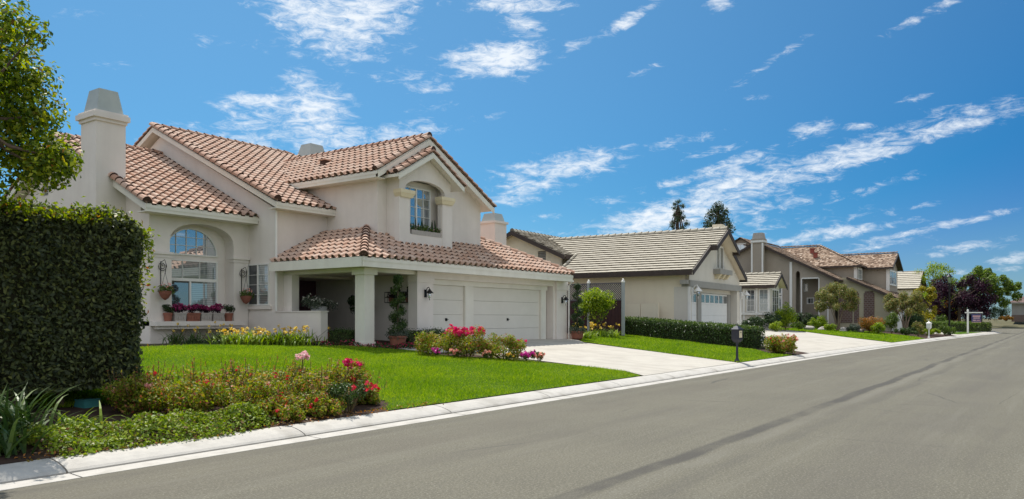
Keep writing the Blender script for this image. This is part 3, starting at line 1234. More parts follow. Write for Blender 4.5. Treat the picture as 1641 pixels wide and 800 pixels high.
# ------------------------------------------------------------------ ground
def terrain():
    xs = sorted(set(list(np.arange(-60, 140, 1.0)) + [-400, -200, -120, -90, 170, 200, 260, 340, 460, 700, 1200]))
    ds = [-900, -300, -120, -60, -30, -20, -9.5, -9.2, -8, -4, -.3, .2, .25, .43, 1, 2, 3, 4, 5, 6, 7, 8, 9.3, 10, 10.5, 11, 11.6, 13, 16, 20, 30, 45, 70, 120, 200, 400, 900]
    V, F = [], []
    for x in xs:
        k = yk(min(x, 140))
        for d in ds:
            y = k + d
            if d <= .2:
                z = -.06
            elif d < .43:
                z = .06
            else:
                z = gz(min(x, 140), y) - .012
            if d < -9.3:
                z = .05
            if x > 142.5:
                z = 1.1
            elif x > 98 and d > -.3:
                z = -.06
            V.append((x, y, z))
    nd = len(ds)
    for i in range(len(xs) - 1):
        for j in range(nd - 1):
            F.append((i * nd + j, (i + 1) * nd + j, (i + 1) * nd + j + 1, i * nd + j + 1))
    o = np_mesh('ground', V, 4, np.zeros(len(F)), M['dry'], F=F)
    return struct(o)


terrain()
BREAK = (.43, 1.5, 9.3, 11.6)


def sheet(name, poly, off, mat, step=1.0, flatz=None, dstep=1.0):
    """ground sheet from an (x, d) outline, d measured from the kerb joint; follows the ground"""
    bm = bmesh.new()
    tri = geometry.tessellate_polygon([[Vector((p[0], p[1], 0)) for p in poly]])
    vs = [bm.verts.new((p[0], p[1], 0)) for p in poly]
    for t in tri:
        f = bm.faces.new([vs[i] for i in t])
        f.normal_update()
        if f.normal.z < 0:
            f.normal_flip()
    xs = [p[0] for p in poly]
    dsx = [p[1] for p in poly]
    for x in np.arange(math.floor(min(xs)), max(xs), step):
        bmesh.ops.bisect_plane(bm, geom=list(bm.verts) + list(bm.edges) + list(bm.faces), plane_co=(x, 0, 0), plane_no=(1, 0, 0))
    cuts = list(np.arange(math.floor(min(dsx)), max(dsx), dstep)) + list(BREAK)
    for d in cuts:
        bmesh.ops.bisect_plane(bm, geom=list(bm.verts) + list(bm.edges) + list(bm.faces), plane_co=(0, d, 0), plane_no=(0, 1, 0))
    for v in bm.verts:
        x, d = v.co.x, v.co.y
        y = yk(x) + d
        v.co = (x, y, (gz(x, y) if flatz is None else flatz) + off)
    me = bpy.data.meshes.new(name)
    bm.to_mesh(me)
    bm.free()
    me.materials.append(mat)
    o = bpy.data.objects.new(name, me)
    COL.objects.link(o)
    return struct(o)


XC = 98.0    # where the cross street leaves
road_poly = [(-45, -9.0), (142, -9.0), (142, 80), (103.5, 80), (103.5, 5), (102.2, 1.6), (99.6, -.05), (98, -.28), (-45, -.28)]
sheet('road', road_poly, .0, M['asphalt'], 2.0, flatz=0.0, dstep=4)


def strip(name, prof, x0, x1, mat, seg=3.05, gap=.02, skip=()):
    """kerb / gutter run: profile (d, z) swept along the street in cast lengths with open joints"""
    m = MB()
    x = x0
    while x < x1:
        xe = min(x + seg, x1)
        a, b = x + gap * .5, xe - gap * .5
        va = [(a, yk(a) + d, z) for d, z in prof]
        vb = [(b, yk(b) + d, z) for d, z in prof]
        k = len(prof)
        m.add(va + vb, [(i, i + k, (i + 1) % k + k, (i + 1) % k) for i in range(k)] + [tuple(range(k - 1, -1, -1)), tuple(range(k, 2 * k))])
        x = xe
    o = m.build(name, mat)
    return struct(o)


strip('gutter', [(-.28, -.05), (-.28, .004), (-.03, .014), (-.012, .004), (-.012, -.05)], -42, 98, M['kerb'])
strip('kerb', [(.03, -.05), (.03, .02), (.06, .042), (.14, .072), (.24, .098), (.34, .114), (.42, .122), (.43, .115), (.43, -.05)], -42, 98, M['kerb'])
strip('gutter', [(-8.98, -.05), (-8.98, .006), (-8.72, .004), (-8.72, -.05)], -42, 120, M['kerb'])
strip('kerb', [(-9.43, -.05), (-9.43, .126), (-9.28, .121), (-9.11, .075), (-9.0, .012), (-9.0, -.05)], -42, 120, M['kerb'])
# corner into the cross street
m = MB()
cx_, cr = 98.0, 5.2
for i in range(14):
    t0, t1 = math.pi / 2 * i / 14, math.pi / 2 * (i + 1) / 14
    y0 = yk(98) + cr
    pr = [(.25, -.05), (.25, .006), (-.05, .014), (-.08, .06), (-.2, .11), (-.45, .126), (-.45, -.05)]
    ra = [(cx_ + math.sin(t0) * (cr + q), y0 - math.cos(t0) * (cr + q), z) for q, z in pr]
    rb = [(cx_ + math.sin(t1) * (cr + q), y0 - math.cos(t1) * (cr + q), z) for q, z in pr]
    k = len(pr)
    m.add(ra + rb, [(j, j + k, (j + 1) % k + k, (j + 1) % k) for j in range(k)] + [tuple(range(k - 1, -1, -1)), tuple(range(k, 2 * k))])
struct(m.build('kerb', M['kerb']))
sheet('lawn', [(-42, -9.43), (145, -9.43), (145, -30), (-42, -30)], .07, M['turf'], 4, flatz=.06, dstep=6)

# planting soil, lawns, drives
sheet('soil_bed', [(-40, .43), (17.3, .43), (17.3, 3), (18.3, 6.5), (19.3, 9.2), (19.3, 13.6), (-40, 13.6)], .004, M['soil'])
LAWN1 = [(8.75, .44), (17.75, .44), (18.25, 1.2), (18.35, 2.6), (18.15, 4.1), (17.2, 5.6), (16.9, 6.6), (17.2, 7.7), (16.6, 8.9), (15.8, 9.9), (14.8, 10.4), (13.6, 10.9), (12.3, 11.5), (9.0, 11.6), (5.2, 11.3), (5.0, 3.4), (7.4, 3.1), (8.9, 2.7), (9.5, 2.0), (9.45, 1.1)]
sheet('lawn', LAWN1, .014, M['turf'])
DRIVE1 = [(17.95, .43), (25.0, .43), (25.9, 3.3), (26.5, 5.3), (27.2, 7.6), (28.4, 8.6), (28.4, 9.6), (19.66, 9.6), (19.6, 8.6), (18.8, 6.2), (18.6, 4.2), (18.5, 1.2)]
sheet('driveway', DRIVE1, .008, M['drive'])
sheet('garden_path', [(17.2, 7.0), (19.2, 6.9), (19.5, 8.4), (17.3, 8.7)], .011, M['concrete'])
LAWN2 = [(25.05, .44), (31.2, .44), (30.9, 1.2), (32.6, 2.4), (33.5, 4.0), (34.2, 6.4), (35.2, 9.6), (35.0, 10.4), (33.4, 10.4), (31, 9.7), (29.0, 9.0), (27.6, 7.8), (26.6, 5.3), (26.0, 3.3)]
sheet('lawn', LAWN2, .014, M['turf'])
sheet('soil_bed', [(28.2, 7.6), (38, 9.4), (37.5, .43), (31.2, .43), (34.5, 8.8), (34, 14), (28.4, 14)], .005, M['soil'])
sheet('soil_bed', [(30.2, .43), (34.2, .43), (36.5, 4), (37.3, 6.6), (34, 6.6)], .006, M['soil'])
DRIVE2 = [(33.6, .43), (50.8, .43), (52.4, 2.2), (54.5, 4.4), (57.8, 7.4), (58.5, 10.0), (54, 11.2), (47.5, 8.3), (37.4, 8.0), (37.2, 6.2), (36.0, 3.2)]
sheet('driveway', DRIVE2, .008, M['drive'], dstep=2)
LAWN3 = [(51.2, .44), (61.5, .44), (65.5, 2.4), (68.5, 5.6), (69.0, 8.0), (66.5, 10.5), (60.0, 10.6), (58.2, 7.4), (54.8, 4.3), (52.7, 2.1)]
sheet('lawn', LAWN3, .014, M['turf'])
sheet('soil_bed', [(57, 10.6), (67, 10.6), (69.2, 8), (68.8, 5.6), (65.8, 2.4), (62, .43), (75, .43), (78, 20), (57, 20)], .005, M['soil'], dstep=2)
DRIVE3 = [(75.5, .43), (96, .43), (92, 3.4), (84, 4.2), (84, 14), (76, 14), (77, 4)]
sheet('driveway', DRIVE3, .008, M['drive'], 2, dstep=2)
sheet('lawn', [(78.5, .75), (92, .75), (90, 2.0), (79, 2.2)], .016, M['turf'], 2, dstep=2)
sheet('lawn', [(84.2, 4.4), (97, 4.4), (98, 40), (84.2, 40)], .014, M['turf'], 3, dstep=4)
sheet('pavement', [(96.0, .40), (98.3, .42), (100.5, 1.1), (102.2, 2.6), (102.7, 5.0), (102.7, 40), (100.9, 40), (100.9, 4.2), (99, 2.4), (96.0, 2.0)], .05, M['concrete'], 2, dstep=2)


def inside(poly, X, Y):
    c = np.zeros(len(X), bool)
    n = len(poly)
    for i in range(n):
        x1, y1 = poly[i]
        x2, y2 = poly[(i + 1) % n]
        if y1 == y2:
            continue
        q = ((y1 > Y) != (y2 > Y)) & (X < (x2 - x1) * (Y - y1) / (y2 - y1) + x1)
        c ^= q
    return c


def grass(poly, dens, h, w, over=.05):
    """blades of one lawn in a single mesh"""
    P = np.array(poly)
    a0, b0 = P.min(0)
    a1, b1 = P.max(0)
    n = int((a1 - a0) * (b1 - b0) * dens)
    X = rng.uniform(a0, a1, n)
    D = rng.uniform(b0, b1, n)
    # ragged outline: nudge the test point
    jx, jd = rng.normal(0, over, n), rng.normal(0, over, n)
    k = inside(poly, X + jx, D + jd) & (D > .38)
    X, D = X[k], D[k]
    n = len(X)
    Yk = 8.27 - .0005 * np.maximum(0, X - 22) ** 2
    Z = np.where(D < .43, .12, np.where(D < 9.3, .12 + .066 * (D - .43), np.minimum(.705 + .05 * (D - 9.3), .82))) + .008
    az = rng.uniform(0, 6.283, n)
    hh = h * rng.uniform(.5, 1.25, n) * (1 + .35 * np.sin(X * 1.7 + 2 * np.sin(D * 1.1)))
    hh = np.where(rng.random(n) < .004, hh * 2, hh)
    V = np.empty((n, 3, 3))
    ln = rng.normal(0, .55, (n, 2)) * hh[:, None]
    Y = Yk + D
    V[:, 0] = np.stack([X - np.cos(az) * w, Y - np.sin(az) * w, Z], 1)
    V[:, 1] = np.stack([X + np.cos(az) * w, Y + np.sin(az) * w, Z], 1)
    V[:, 2] = np.stack([X + ln[:, 0], Y + ln[:, 1], Z + hh], 1)
    return np_mesh('grass', V.reshape(-1, 3), 3, rng.random(n), M['grass'])


tag(grass(LAWN1, 2300, .05, .006), 'bright green mown grass of the nearest lawn, before the red tiled house', 'grass', kind='stuff')
tag(grass(LAWN2, 900, .06, .010), 'mown grass strip between the two concrete driveways, beside the dark mailbox', 'grass', kind='stuff')
tag(grass(LAWN3, 350, .07, .018), 'mown grass oval in front of the taupe house with crape myrtles', 'grass', kind='stuff')


# ------------------------------------------------------------------ windows
def window(parent, o, a, n, w, h, off, fmat, gmat, cols=0, rows=0, fw=.05, slider=False, arch=False, label=None, gm2=None, thick=.06):
    """framed window: lower-left corner o, width axis a, outward normal n; the frame (with grille) is the part, the pane its child"""
    o, a, n = Vector(o), Vector(a).normalized(), Vector(n).normalized()
    z = Vector((0, 0, 1))
    m = MB()
    if arch:
        K = 14
        pts = [(0, 0), (w, 0)] + [(w / 2 + w / 2 * math.cos(math.pi * i / K), (h - .0) * math.sin(math.pi * i / K)) for i in range(1, K)]
        inn = [(fw, fw), (w - fw, fw)] + [(w / 2 + (w / 2 - fw) * math.cos(math.pi * i / K), fw + (h - 2 * fw) * math.sin(math.pi * i / K)) for i in range(1, K)]
        m.slab(pts, [inn], o + n * thick, a, z, n, thick)
        outl = [(p[0], p[1]) for p in inn]
    else:
        m.slab([(0, 0), (w, 0), (w, h), (0, h)], [[(fw, fw), (w - fw, fw), (w - fw, h - fw), (fw, h - fw)]], o + n * thick, a, z, n, thick)
        outl = [(fw, fw), (w - fw, fw), (w - fw, h - fw), (fw, h - fw)]
    gw = .014

    def gbar(p, q, ww=gw, dd=.028):
        p, q = Vector((p[0], p[1])), Vector((q[0], q[1]))
        d = (q - p).normalized()
        s = Vector((-d.y, d.x)) * ww * .5
        c = [p - s, p + s, q + s, q - s]
        m.hexa([o + a * t.x + z * t.y + n * .024 for t in c] + [o + a * t.x + z * t.y + n * (.024 + dd) for t in c])
    ry = lambda x: (h - fw) if not arch else fw + (h - 2 * fw) * math.sqrt(max(0, 1 - ((x - w / 2) / (w / 2 - fw)) ** 2))
    for i in range(1, cols):
        x = fw + (w - 2 * fw) * i / cols
        gbar((x, fw), (x, ry(x)))
    for j in range(1, rows):
        y = fw + (h - 2 * fw) * j / rows
        if arch:
            hw = (w / 2 - fw) * math.sqrt(max(0, 1 - ((y - fw) / (h - 2 * fw)) ** 2))
            gbar((w / 2 - hw, y), (w / 2 + hw, y))
        else:
            gbar((fw, y), (w - fw, y))
    if slider:
        gbar((w * .48, fw), (w * .48, h - fw), .06, .034)
    fr = m.build('window', fmat, parent, off)
    if label:
        fr['label'] = label
    g = MB()
    if gm2 is not None:
        # left half screened, right half glazed
        g.slab([(fw, fw), (w * .48, fw), (w * .48, h - fw), (fw, h - fw)], [], o + n * .02, a, z, n, .01)
        g.build('screen', gm2, fr, off)
        g = MB()
        g.slab([(w * .48, fw), (w - fw, fw), (w - fw, h - fw), (w * .48, h - fw)], [], o + n * .02, a, z, n, .01)
    else:
        g.slab(outl, [], o + n * .02, a, z, n, .01)
    g.build('pane', gmat, fr, off)
    return fr


def seg_arch(x0, x1, zs, za, k=12):
    """points of a shallow arch from (x1, zs) over to (x0, zs), rise to za"""
    c, hw, ri = (x0 + x1) / 2, (x1 - x0) / 2, za - zs
    return [(c + hw * math.cos(math.pi * i / k), zs + ri * math.sin(math.pi * i / k) ** .8) for i in range(k + 1)]


# ------------------------------------------------------------------ the tiled house
O1 = (16.6, 17.5, .69)
H1 = thing('tiled_house', 'two storey pale stucco house with red clay barrel tile roofs and a three car garage', 'house', O1)
X, Y, Z = Vector((1, 0, 0)), Vector((0, 1, 0)), Vector((0, 0, 1))
nX, nY = -X, -Y


def p1(mb, name, mat, parent=None, smooth=False):
    return mb.build(name, mat, parent or H1, O1, smooth)


def p1e(mb, name, mat, parent=None, per=1):
    return mb.each(name, mat, parent or H1, O1, per)


# bay (arched window) block A: x 12.75..16.32, front y 22.9, gable facing -x
m = MB()
archA = [(13.42, .3), (15.72, .3)] + [(15.72, 4.02)] + seg_arch(13.42, 15.72, 4.02, 4.68, 14)[1:-1] + [(13.42, 4.02)]
m.slab([(12.75, .3), (16.32, .3), (16.32, 4.93), (12.75, 4.93)], [archA], (0, 22.9, 0), X, Z, nY, .5)
p1(m, 'front_wall', M['stucco'])
m = MB()
m.slab([(23.4, .3), (33.9, .3), (33.9, 4.93), (28.4, 7.62), (23.4, 5.16)], [[(29.66, 6.02), (30.12, 6.02), (30.12, 6.64), (29.66, 6.64)]], (12.75, 0, 0), Y, Z, nX, .25)
p1(m, 'gable_wall', M['stucco'])
m = MB()
for k in range(7):
    m.box(12.80, 12.90, 29.66, 30.12, 6.03 + k * .088, 6.03 + k * .088 + .055)
p1(m, 'gable_vent', M['greytrim'])
m = MB()
m.box(13.0, 16.3, 23.40, 23.6, .3, 1.95)
m.box(13.0, 16.3, 23.40, 23.6, 4.62, 4.95)
m.slab([(13.0, 1.95), (16.3, 1.95), (16.3, 4.62), (13.0, 4.62)], [[(13.48, 1.98), (15.42, 1.98), (15.42, 3.52), (13.48, 3.52)], [(13.5, 3.66), (15.42, 3.66)] + [(14.46 + .96 * math.cos(math.pi * i / 12), 3.66 + .92 * math.sin(math.pi * i / 12)) for i in range(1, 12)]],
       (0, 23.40, 0), X, Z, nY, .2)
p1(m, 'niche_wall', M['stucco'])
m = MB()   # corbel mouldings at the arch spring
for (xa, xb) in ((12.70, 13.50), (15.64, 16.30)):
    m.box(xa, xb, 22.80, 23.1, 3.60, 3.68)
    m.box(xa + .03, xb - .03, 22.84, 23.1, 3.50, 3.60)
    m.box(xa + .06, xb - .04, 22.86, 23.1, .3, 3.50)
p1e(m, 'pilaster', M['stucco'], None, 3)
m = MB()
m.box(12.75, 15.95, 22.50, 23.38, 1.36, 1.50)
m.box(12.87, 15.83, 22.60, 23.38, 1.26, 1.36)
p1(m, 'sill_shelf', M['stucco'])
window(H1, (13.5, 23.42, 3.66), X, nY, 1.92, .92, O1, M['white'], M['glass_blue'], cols=5, rows=3, fw=.05, arch=True, label='arched fanlight with white grille')
window(H1, (13.48, 23.42, 2.86), X, nY, 1.94, .66, O1, M['white'], M['glass_blind'], cols=3, rows=0, fw=.05)
window(H1, (13.48, 23.42, 1.98), X, nY, 1.94, .88, O1, M['white'], M['glass_blind'], slider=True, fw=.045, gm2=M['glass_dark'])
# chimney
ch = MB()
ch.box(11.82, 12.75, 24.3, 25.25, .2, 7.74)
ch.box(11.77, 12.78, 24.25, 25.30, 7.74, 7.84)
ch.box(11.70, 12.84, 24.18, 25.37, 7.84, 8.0)
ch.box(11.76, 12.80, 24.23, 25.32, 8.0, 8.07)
chm = p1(ch, 'chimney', M['stucco'])
chm['label'] = 'large left chimney with a metal shroud'
sh = MB()
q0, q1 = .1, .2
sh.hexa([(11.87, 24.33, 8.07), (12.70, 24.33, 8.07), (12.70, 25.2, 8.07), (11.87, 25.2, 8.07), (11.99, 24.45, 8.80), (12.58, 24.45, 8.80), (12.58, 25.08, 8.80), (11.99, 25.08, 8.80)])
p1(sh, 'shroud', M['shroud'], chm)

# block B: x 16.32.., front y 21.4
SB = .47
m = MB()
m.slab([(21.4, .3), (35.6, .3), (35.6, 5.25), (28.5, 5.32 + SB * 7.1), (21.4, 5.25)], [[(21.76, 2.03), (22.93, 2.03), (22.93, 3.46), (21.76, 3.46)]], (16.32, 0, 0), Y, Z, nX, .22)
p1(m, 'gable_wall', M['stucco'])
m = MB()
m.slab([(16.545, .3), (19.98, .3), (19.98, 3.1), (18.5, 3.1), (18.5, 5.28), (16.54, 5.28)], [[(16.62, .68), (19.70, .68), (19.70, 3.02), (16.62, 3.02)]], (0, 21.4, 0), X, Z, nY, .22)
m.box(16.54, 16.57, 21.4, 21.62, 5.28, 5.30)
p1(m, 'front_wall', M['stucco'])
window(H1, (16.34, 22.93, 2.03), nY, nX, 1.17, 1.43, O1, M['white'], M['glass_blind'], slider=True, fw=.045, gm2=M['screen'], rows=4)
m = MB()
m.box(16.24, 16.32, 21.62, 23.0, 1.90, 2.02)
p1(m, 'window_sill', M['stucco'])
# rear and far walls
m = MB()
m.box(12.75, 28.37, 35.35, 35.6, .3, 5.2)
m.box(28.12, 28.37, 17.85, 35.35, .3, 3.3)
p1e(m, 'rear_wall', M['stucco'])

# upper block C: x 18.5..24.17, front y 18.85
m = MB()
m.slab([(18.85, 3.3), (28, 3.3), (28, 6.52), (18.85, 6.52)], [], (18.5, 0, 0), Y, Z, nX, .22)
p1(m, 'upper_side_wall', M['stucco'])
m = MB()
m.slab([(18.72, 3.6), (24.17, 3.6), (24.17, 6.22), (20.65, 8.0), (18.72, 6.75)], [[(19.4, 4.5), (21.15, 4.5), (21.15, 6.5), (19.4, 6.5)]], (0, 18.85, 0), X, Z, nY, .22)
p1(m, 'upper_gable_wall', M['stucco'])
m = MB()
m.slab([(19.07, 3.4), (28, 3.4), (28, 6.2), (19.07, 6.2)], [], (24.17, 0, 0), Y, Z, X, .22)
p1(m, 'upper_side_wall', M['stucco'])
# dormer bay D: x 18.93..21.61, y 18.25..18.85
m = MB()
nich = [(19.42, 4.52), (21.08, 4.52), (21.08, 5.80), (21.30, 5.80), (21.30, 6.02)] + seg_arch(19.22, 21.30, 6.02, 6.42, 12)[1:-1] + [(19.22, 6.02), (19.22, 5.80), (19.42, 5.80)]
m.slab([(18.93, 3.7), (21.61, 3.7), (21.61, 6.50), (20.27, 7.30), (18.93, 6.50)], [nich], (0, 18.25, 0), X, Z, nY, .16)
m.box(18.93, 19.10, 18.41, 18.85, 3.7, 6.5)
m.box(21.44, 21.61, 18.41, 18.85, 3.7, 6.5)
p1(m, 'bay_wall', M['stucco'])
m = MB()
m.box(18.87, 19.40, 18.20, 18.42, 3.8, 5.72)
m.box(21.10, 21.65, 18.20, 18.42, 3.8, 5.72)
m.box(19.402, 21.098, 18.21, 18.70, 4.0, 4.50)
p1e(m, 'bay_pier', M['stucco'])
m = MB()
for (xa, xb) in ((18.84, 19.56), (20.96, 21.70)):
    m.hexa([(xa + .08, 18.15, 5.72), (xb - .08, 18.15, 5.72), (xb - .08, 18.44, 5.72), (xa + .08, 18.44, 5.72), (xa, 18.10, 5.86), (xb, 18.10, 5.86), (xb, 18.44, 5.86), (xa, 18.44, 5.86)])
    m.box(xa, xb, 18.09, 18.44, 5.86, 5.98)
p1e(m, 'corbel', M['corbel'], None, 2)
m = MB()
m.slab([(19.11, 4.45), (21.43, 4.45), (21.43, 6.45), (19.11, 6.45)], [[(19.55, 4.52), (21.02, 4.52), (21.02, 6.25), (19.55, 6.25)]], (0, 18.72, 0), X, Z, nY, .06)
p1(m, 'bay_back_wall', M['stucco'])
window(H1, (19.55, 18.74, 4.52), X, nY, 1.47, 1.73, O1, M['white'], M['glass_blue'], cols=4, rows=5, fw=.05, slider=True, label='dormer window with white grille reflecting blue sky')

# garage and porch block: front y 17.5
m = MB()
m.slab([(18.99, .3), (28.37, .3), (28.37, 3.3), (18.99, 3.3)], [[(19.70, .3), (27.45, .3), (27.45, 2.95), (19.70, 2.95)]], (0, 17.5, 0), X, Z, nY, .35)
p1(m, 'garage_wall', M['stucco'])
m = MB()
m.box(18.93, 19.73, 17.43, 17.84, .5, 2.80)
m.box(18.90, 19.76, 17.40, 17.84, 2.80, 3.165)
m.box(27.60, 28.43, 17.43, 17.84, .5, 2.80)
m.box(27.56, 28.47, 17.40, 17.84, 2.80, 3.165)
p1e(m, 'garage_pier', M['stucco'], None, 2)
m = MB()   # white door frame
m.box(19.70, 27.30, 17.70, 17.86, 2.77, 2.95)
for (xa, xb) in ((19.70, 19.76), (21.80, 22.28), (26.82, 27.18)):
    m.box(xa, xb, 17.70, 17.86, .66, 2.768)
p1(m, 'door_frame', M['trim'])
m = MB()
m.box(27.18, 27.45, 17.86, 17.95, .3, 2.95)
p1(m, 'garage_reveal', M['stucco'])
for (xa, xb) in ((19.76, 21.80), (22.28, 26.82)):
    m = MB()
    hs_ = (2.768 - .68) / 4
    for k in range(4):
        z0 = .68 + k * hs_
        m.box(xa + .004, xb - .004, 17.80, 17.90, z0 + .004, z0 + hs_ - .004)
    gd = p1(m, 'garage_door', M['door'])
    gd['label'] = 'single pale garage door' if xb < 22 else 'double pale garage door'
    h_ = MB()
    xm = (xa + xb) / 2 + (.05 if xb < 22 else 0)
    h_.box(xm - .05, xm + .05, 17.775, 17.794, 1.50, 1.60)
    h_.tube([(xm, 17.775, 1.55), (xm, 17.74, 1.55)], .018, 8)
    h_.bar((xm - .06, 17.74, 1.55), (xm + .06, 17.74, 1.55), .018)
    p1(h_, 'door_handle', M['black'], gd)
m = MB()
m.box(16.62, 19.70, 17.5, 17.85, 3.05, 3.3)
m.box(16.62, 16.97, 17.85, 21.4, 3.05, 3.3)
p1e(m, 'porch_beam', M['trim'])
m = MB()
m.box(16.60, 17.02, 17.48, 17.90, .3, 2.95)
m.box(16.53, 17.09, 17.41, 17.97, 2.95, 3.16)
m.box(16.575, 17.045, 17.455, 17.925, .3, .86)
p1(m, 'porch_column', M['trim'])
m = MB()
m.box(19.70, 19.98, 17.85, 21.4, .3, 3.3)
m.box(19.70, 19.98, 21.62, 23.6, .3, 3.3)
p1(m, 'porch_side_wall', M['stucco'])
m = MB()
m.box(16.275, 16.56, 19.12, 21.398, .3, 1.80)
m.box(16.275, 16.318, 21.398, 22.86, .3, 1.80)
m.box(16.25, 16.585, 19.09, 21.397, 1.80, 1.835)
p1(m, 'porch_low_wall', M['stucco'])
m = MB()
m.box(16.60, 16.90, 20.95, 21.398, .3, 3.05)
p1(m, 'porch_pilaster', M['stucco'])
m = MB()
m.box(16.66, 19.70, 17.6, 21.4, .45, .70)
m.box(19.70, 28.3, 17.86, 20, .45, .69)
p1e(m, 'porch_floor', M['concrete'])
m = MB()
m.box(16.545, 17.86, 23.40, 23.6, .3, 3.1)
m.box(16.545, 19.70, 21.62, 23.40, 3.02, 3.10)
m.box(16.545, 19.70, 21.4, 23.40, .45, .70)
p1e(m, 'entry_recess', M['stucco'])
m = MB()
m.box(16.97, 19.70, 17.85, 21.4, 3.10, 3.16)
p1(m, 'porch_ceiling', M['stucco'])
m = MB()
for k in range(2):
    xa = 17.86 + k * .92
    m.box(xa, xa + .91, 23.40, 23.46, .66, 3.1)
    for j in range(3):
        m.box(xa + .14, xa + .77, 23.388, 23.40, .85 + j * .7, 1.42 + j * .7)
dd = p1(m, 'entry_door', M['darkdoor'])
hb = MB()
hb.tube([(18.70, 23.34, 1.6), (18.70, 23.34, 1.85)], .015, 8)
p1(hb, 'door_handle', M['black'], dd)

# fascias, rakes and gutters
m = MB()
m.plank((16.04, 16.98, 3.45), (28.14, 16.98, 3.45), nY, .03, .30)
m.plank((16.06, 17.0, 3.45), (16.06, 21.4, 3.45), nX, .03, .30)
m.plank((28.12, 17.0, 3.45), (28.12, 25.0, 3.45), X, .03, .30)
m.plank((15.98, 20.98, 5.44), (18.52, 20.98, 5.44), nY, .03, .22)
m.plank((12.32, 22.38, 5.06), (16.3, 22.38, 5.06), nY, .03, .24)
m.plank((18.08, 18.5, 6.5), (18.08, 23.2, 6.5), nX, .03, .22)
p1e(m, 'fascia', M['trim'])
m = MB()
m.box(16.06, 28.12, 17.0, 17.5, 3.17, 3.20)
m.box(16.06, 16.62, 17.5, 21.4, 3.17, 3.20)
m.box(16.0, 18.5, 21.0, 21.4, 5.22, 5.25)
m.box(12.36, 16.3, 22.4, 22.9, 4.82, 4.85)
m.box(18.1, 18.5, 18.5, 23.2, 6.28, 6.31)
p1e(m, 'soffit', M['trim'])
m = MB()
def rake(p0, p1_, n, h=.17, t=.03):
    m.plank(p0, p1_, n, t, h)
rake((12.37, 22.4, 5.02), (12.37, 28.4, 7.87), nX)
rake((12.37, 34.4, 5.02), (12.37, 28.4, 7.87), nX)
rake((16.02, 21.0, 5.42), (16.02, 28.5, 8.945), nX)
rake((16.02, 36.0, 5.42), (16.02, 28.5, 8.945), nX)
rake((18.1, 18.43, 6.47), (20.65, 18.43, 8.0), nY, .2)
rake((24.5, 18.43, 5.96), (20.65, 18.43, 8.0), nY, .2)
rake((18.55, 17.92, 6.40), (20.27, 17.92, 7.38), nY, .17)
rake((21.99, 17.92, 6.40), (20.27, 17.92, 7.38), nY, .17)
p1e(m, 'rake_board', M['trim'])
m = MB()
m.tube([(16.26, 21.32, 1.84), (16.26, 21.32, 5.2)], .04, 8)
m.tube([(28.52, 17.38, .7), (28.52, 17.38, 3.0), (28.40, 17.10, 3.2)], .04, 8)
p1e(m, 'downspout', M['white'])

TW, TL = .31, .345
def roof_up(sl, axis):
    k = math.sqrt(1 + sl * sl)
    return (Vector(axis) + Z * sl) / k, k
rf = Roof()
# porch / garage hip
u, k = roof_up(.5, Y)
P0 = (16.05, 16.93, 3.43)
B = lambda y, k_: (y - 16.93) * k_
rf.plane(P0, X, u, [[(0, 0), (2.45, 0), (2.45, 2.45 * k)], [(2.45, 0), (8.12, 0), (8.12, B(18.95, k)), (2.45, B(18.95, k))], [(8.12, 0), (12.1, 0), (8.12, 3.98 * k)]], 'barrel', TW, TL)
u, k = roof_up(.5, X)
rf.plane((16.05, 16.93, 3.43), Y, u, [[(0, 0), (4.46, 0), (4.46, 2.45 * k), (2.45, 2.45 * k)]], 'barrel', TW, TL)
u, k = roof_up(.5, nX)
rf.plane((28.15, 16.93, 3.43), Y, u, [[(0, 0), (8.1, 0), (8.1, 3.98 * k), (3.98, 3.98 * k)]], 'barrel', TW, TL)
# block B
u, k = roof_up(SB, Y)
y0 = 20.93
b = lambda y: (y - y0) * k
rf.plane((16.0, y0, 5.42), X, u, [[(0, 0), (2.52, 0), (2.52, b(23.5)), (0, b(23.5))], [(0, b(23.5)), (2.7, b(23.5)), (4.65, b(26.55)), (4.65, b(28.5)), (0, b(28.5))],
                                  [(4.65, b(26.5)), (8.2, b(22.8)), (8.2, b(28.5)), (4.65, b(28.5))]], 'barrel', TW, TL)
u, k2 = roof_up(SB, nY)
rf.plane((16.0, 36.07, 5.42), X, u, [[(0, 0), (12.1, 0), (12.1, 7.55 * k2), (0, 7.55 * k2)]], 'barrel', TW, TL)
# block A
u, k = roof_up(.475, Y)
y0 = 22.33
b = lambda y: (y - y0) * k
rf.plane((12.35, y0, 5.03), X, u, [[(0, 0), (3.97, 0), (3.97, b(28.4)), (0, b(28.4))]], 'barrel', TW, TL)
u, k = roof_up(.475, nY)
rf.plane((12.35, 34.47, 5.03), X, u, [[(0, 0), (3.97, 0), (3.97, 6.05 * k), (0, 6.05 * k)]], 'barrel', TW, TL)
# block C
u, k = roof_up(.6, X)
rf.plane((18.03, 18.43, 6.49), Y, u, [[(0, 0), (4.75, 0), (8.1, 2.62 * k), (0, 2.62 * k)]], 'barrel', TW, TL)
u, k = roof_up(.53, nX)
rf.plane((24.55, 18.43, 5.99), Y, u, [[(0, 0), (6, 0), (8.1, 3.9 * k), (0, 3.9 * k)]], 'barrel', TW, TL)
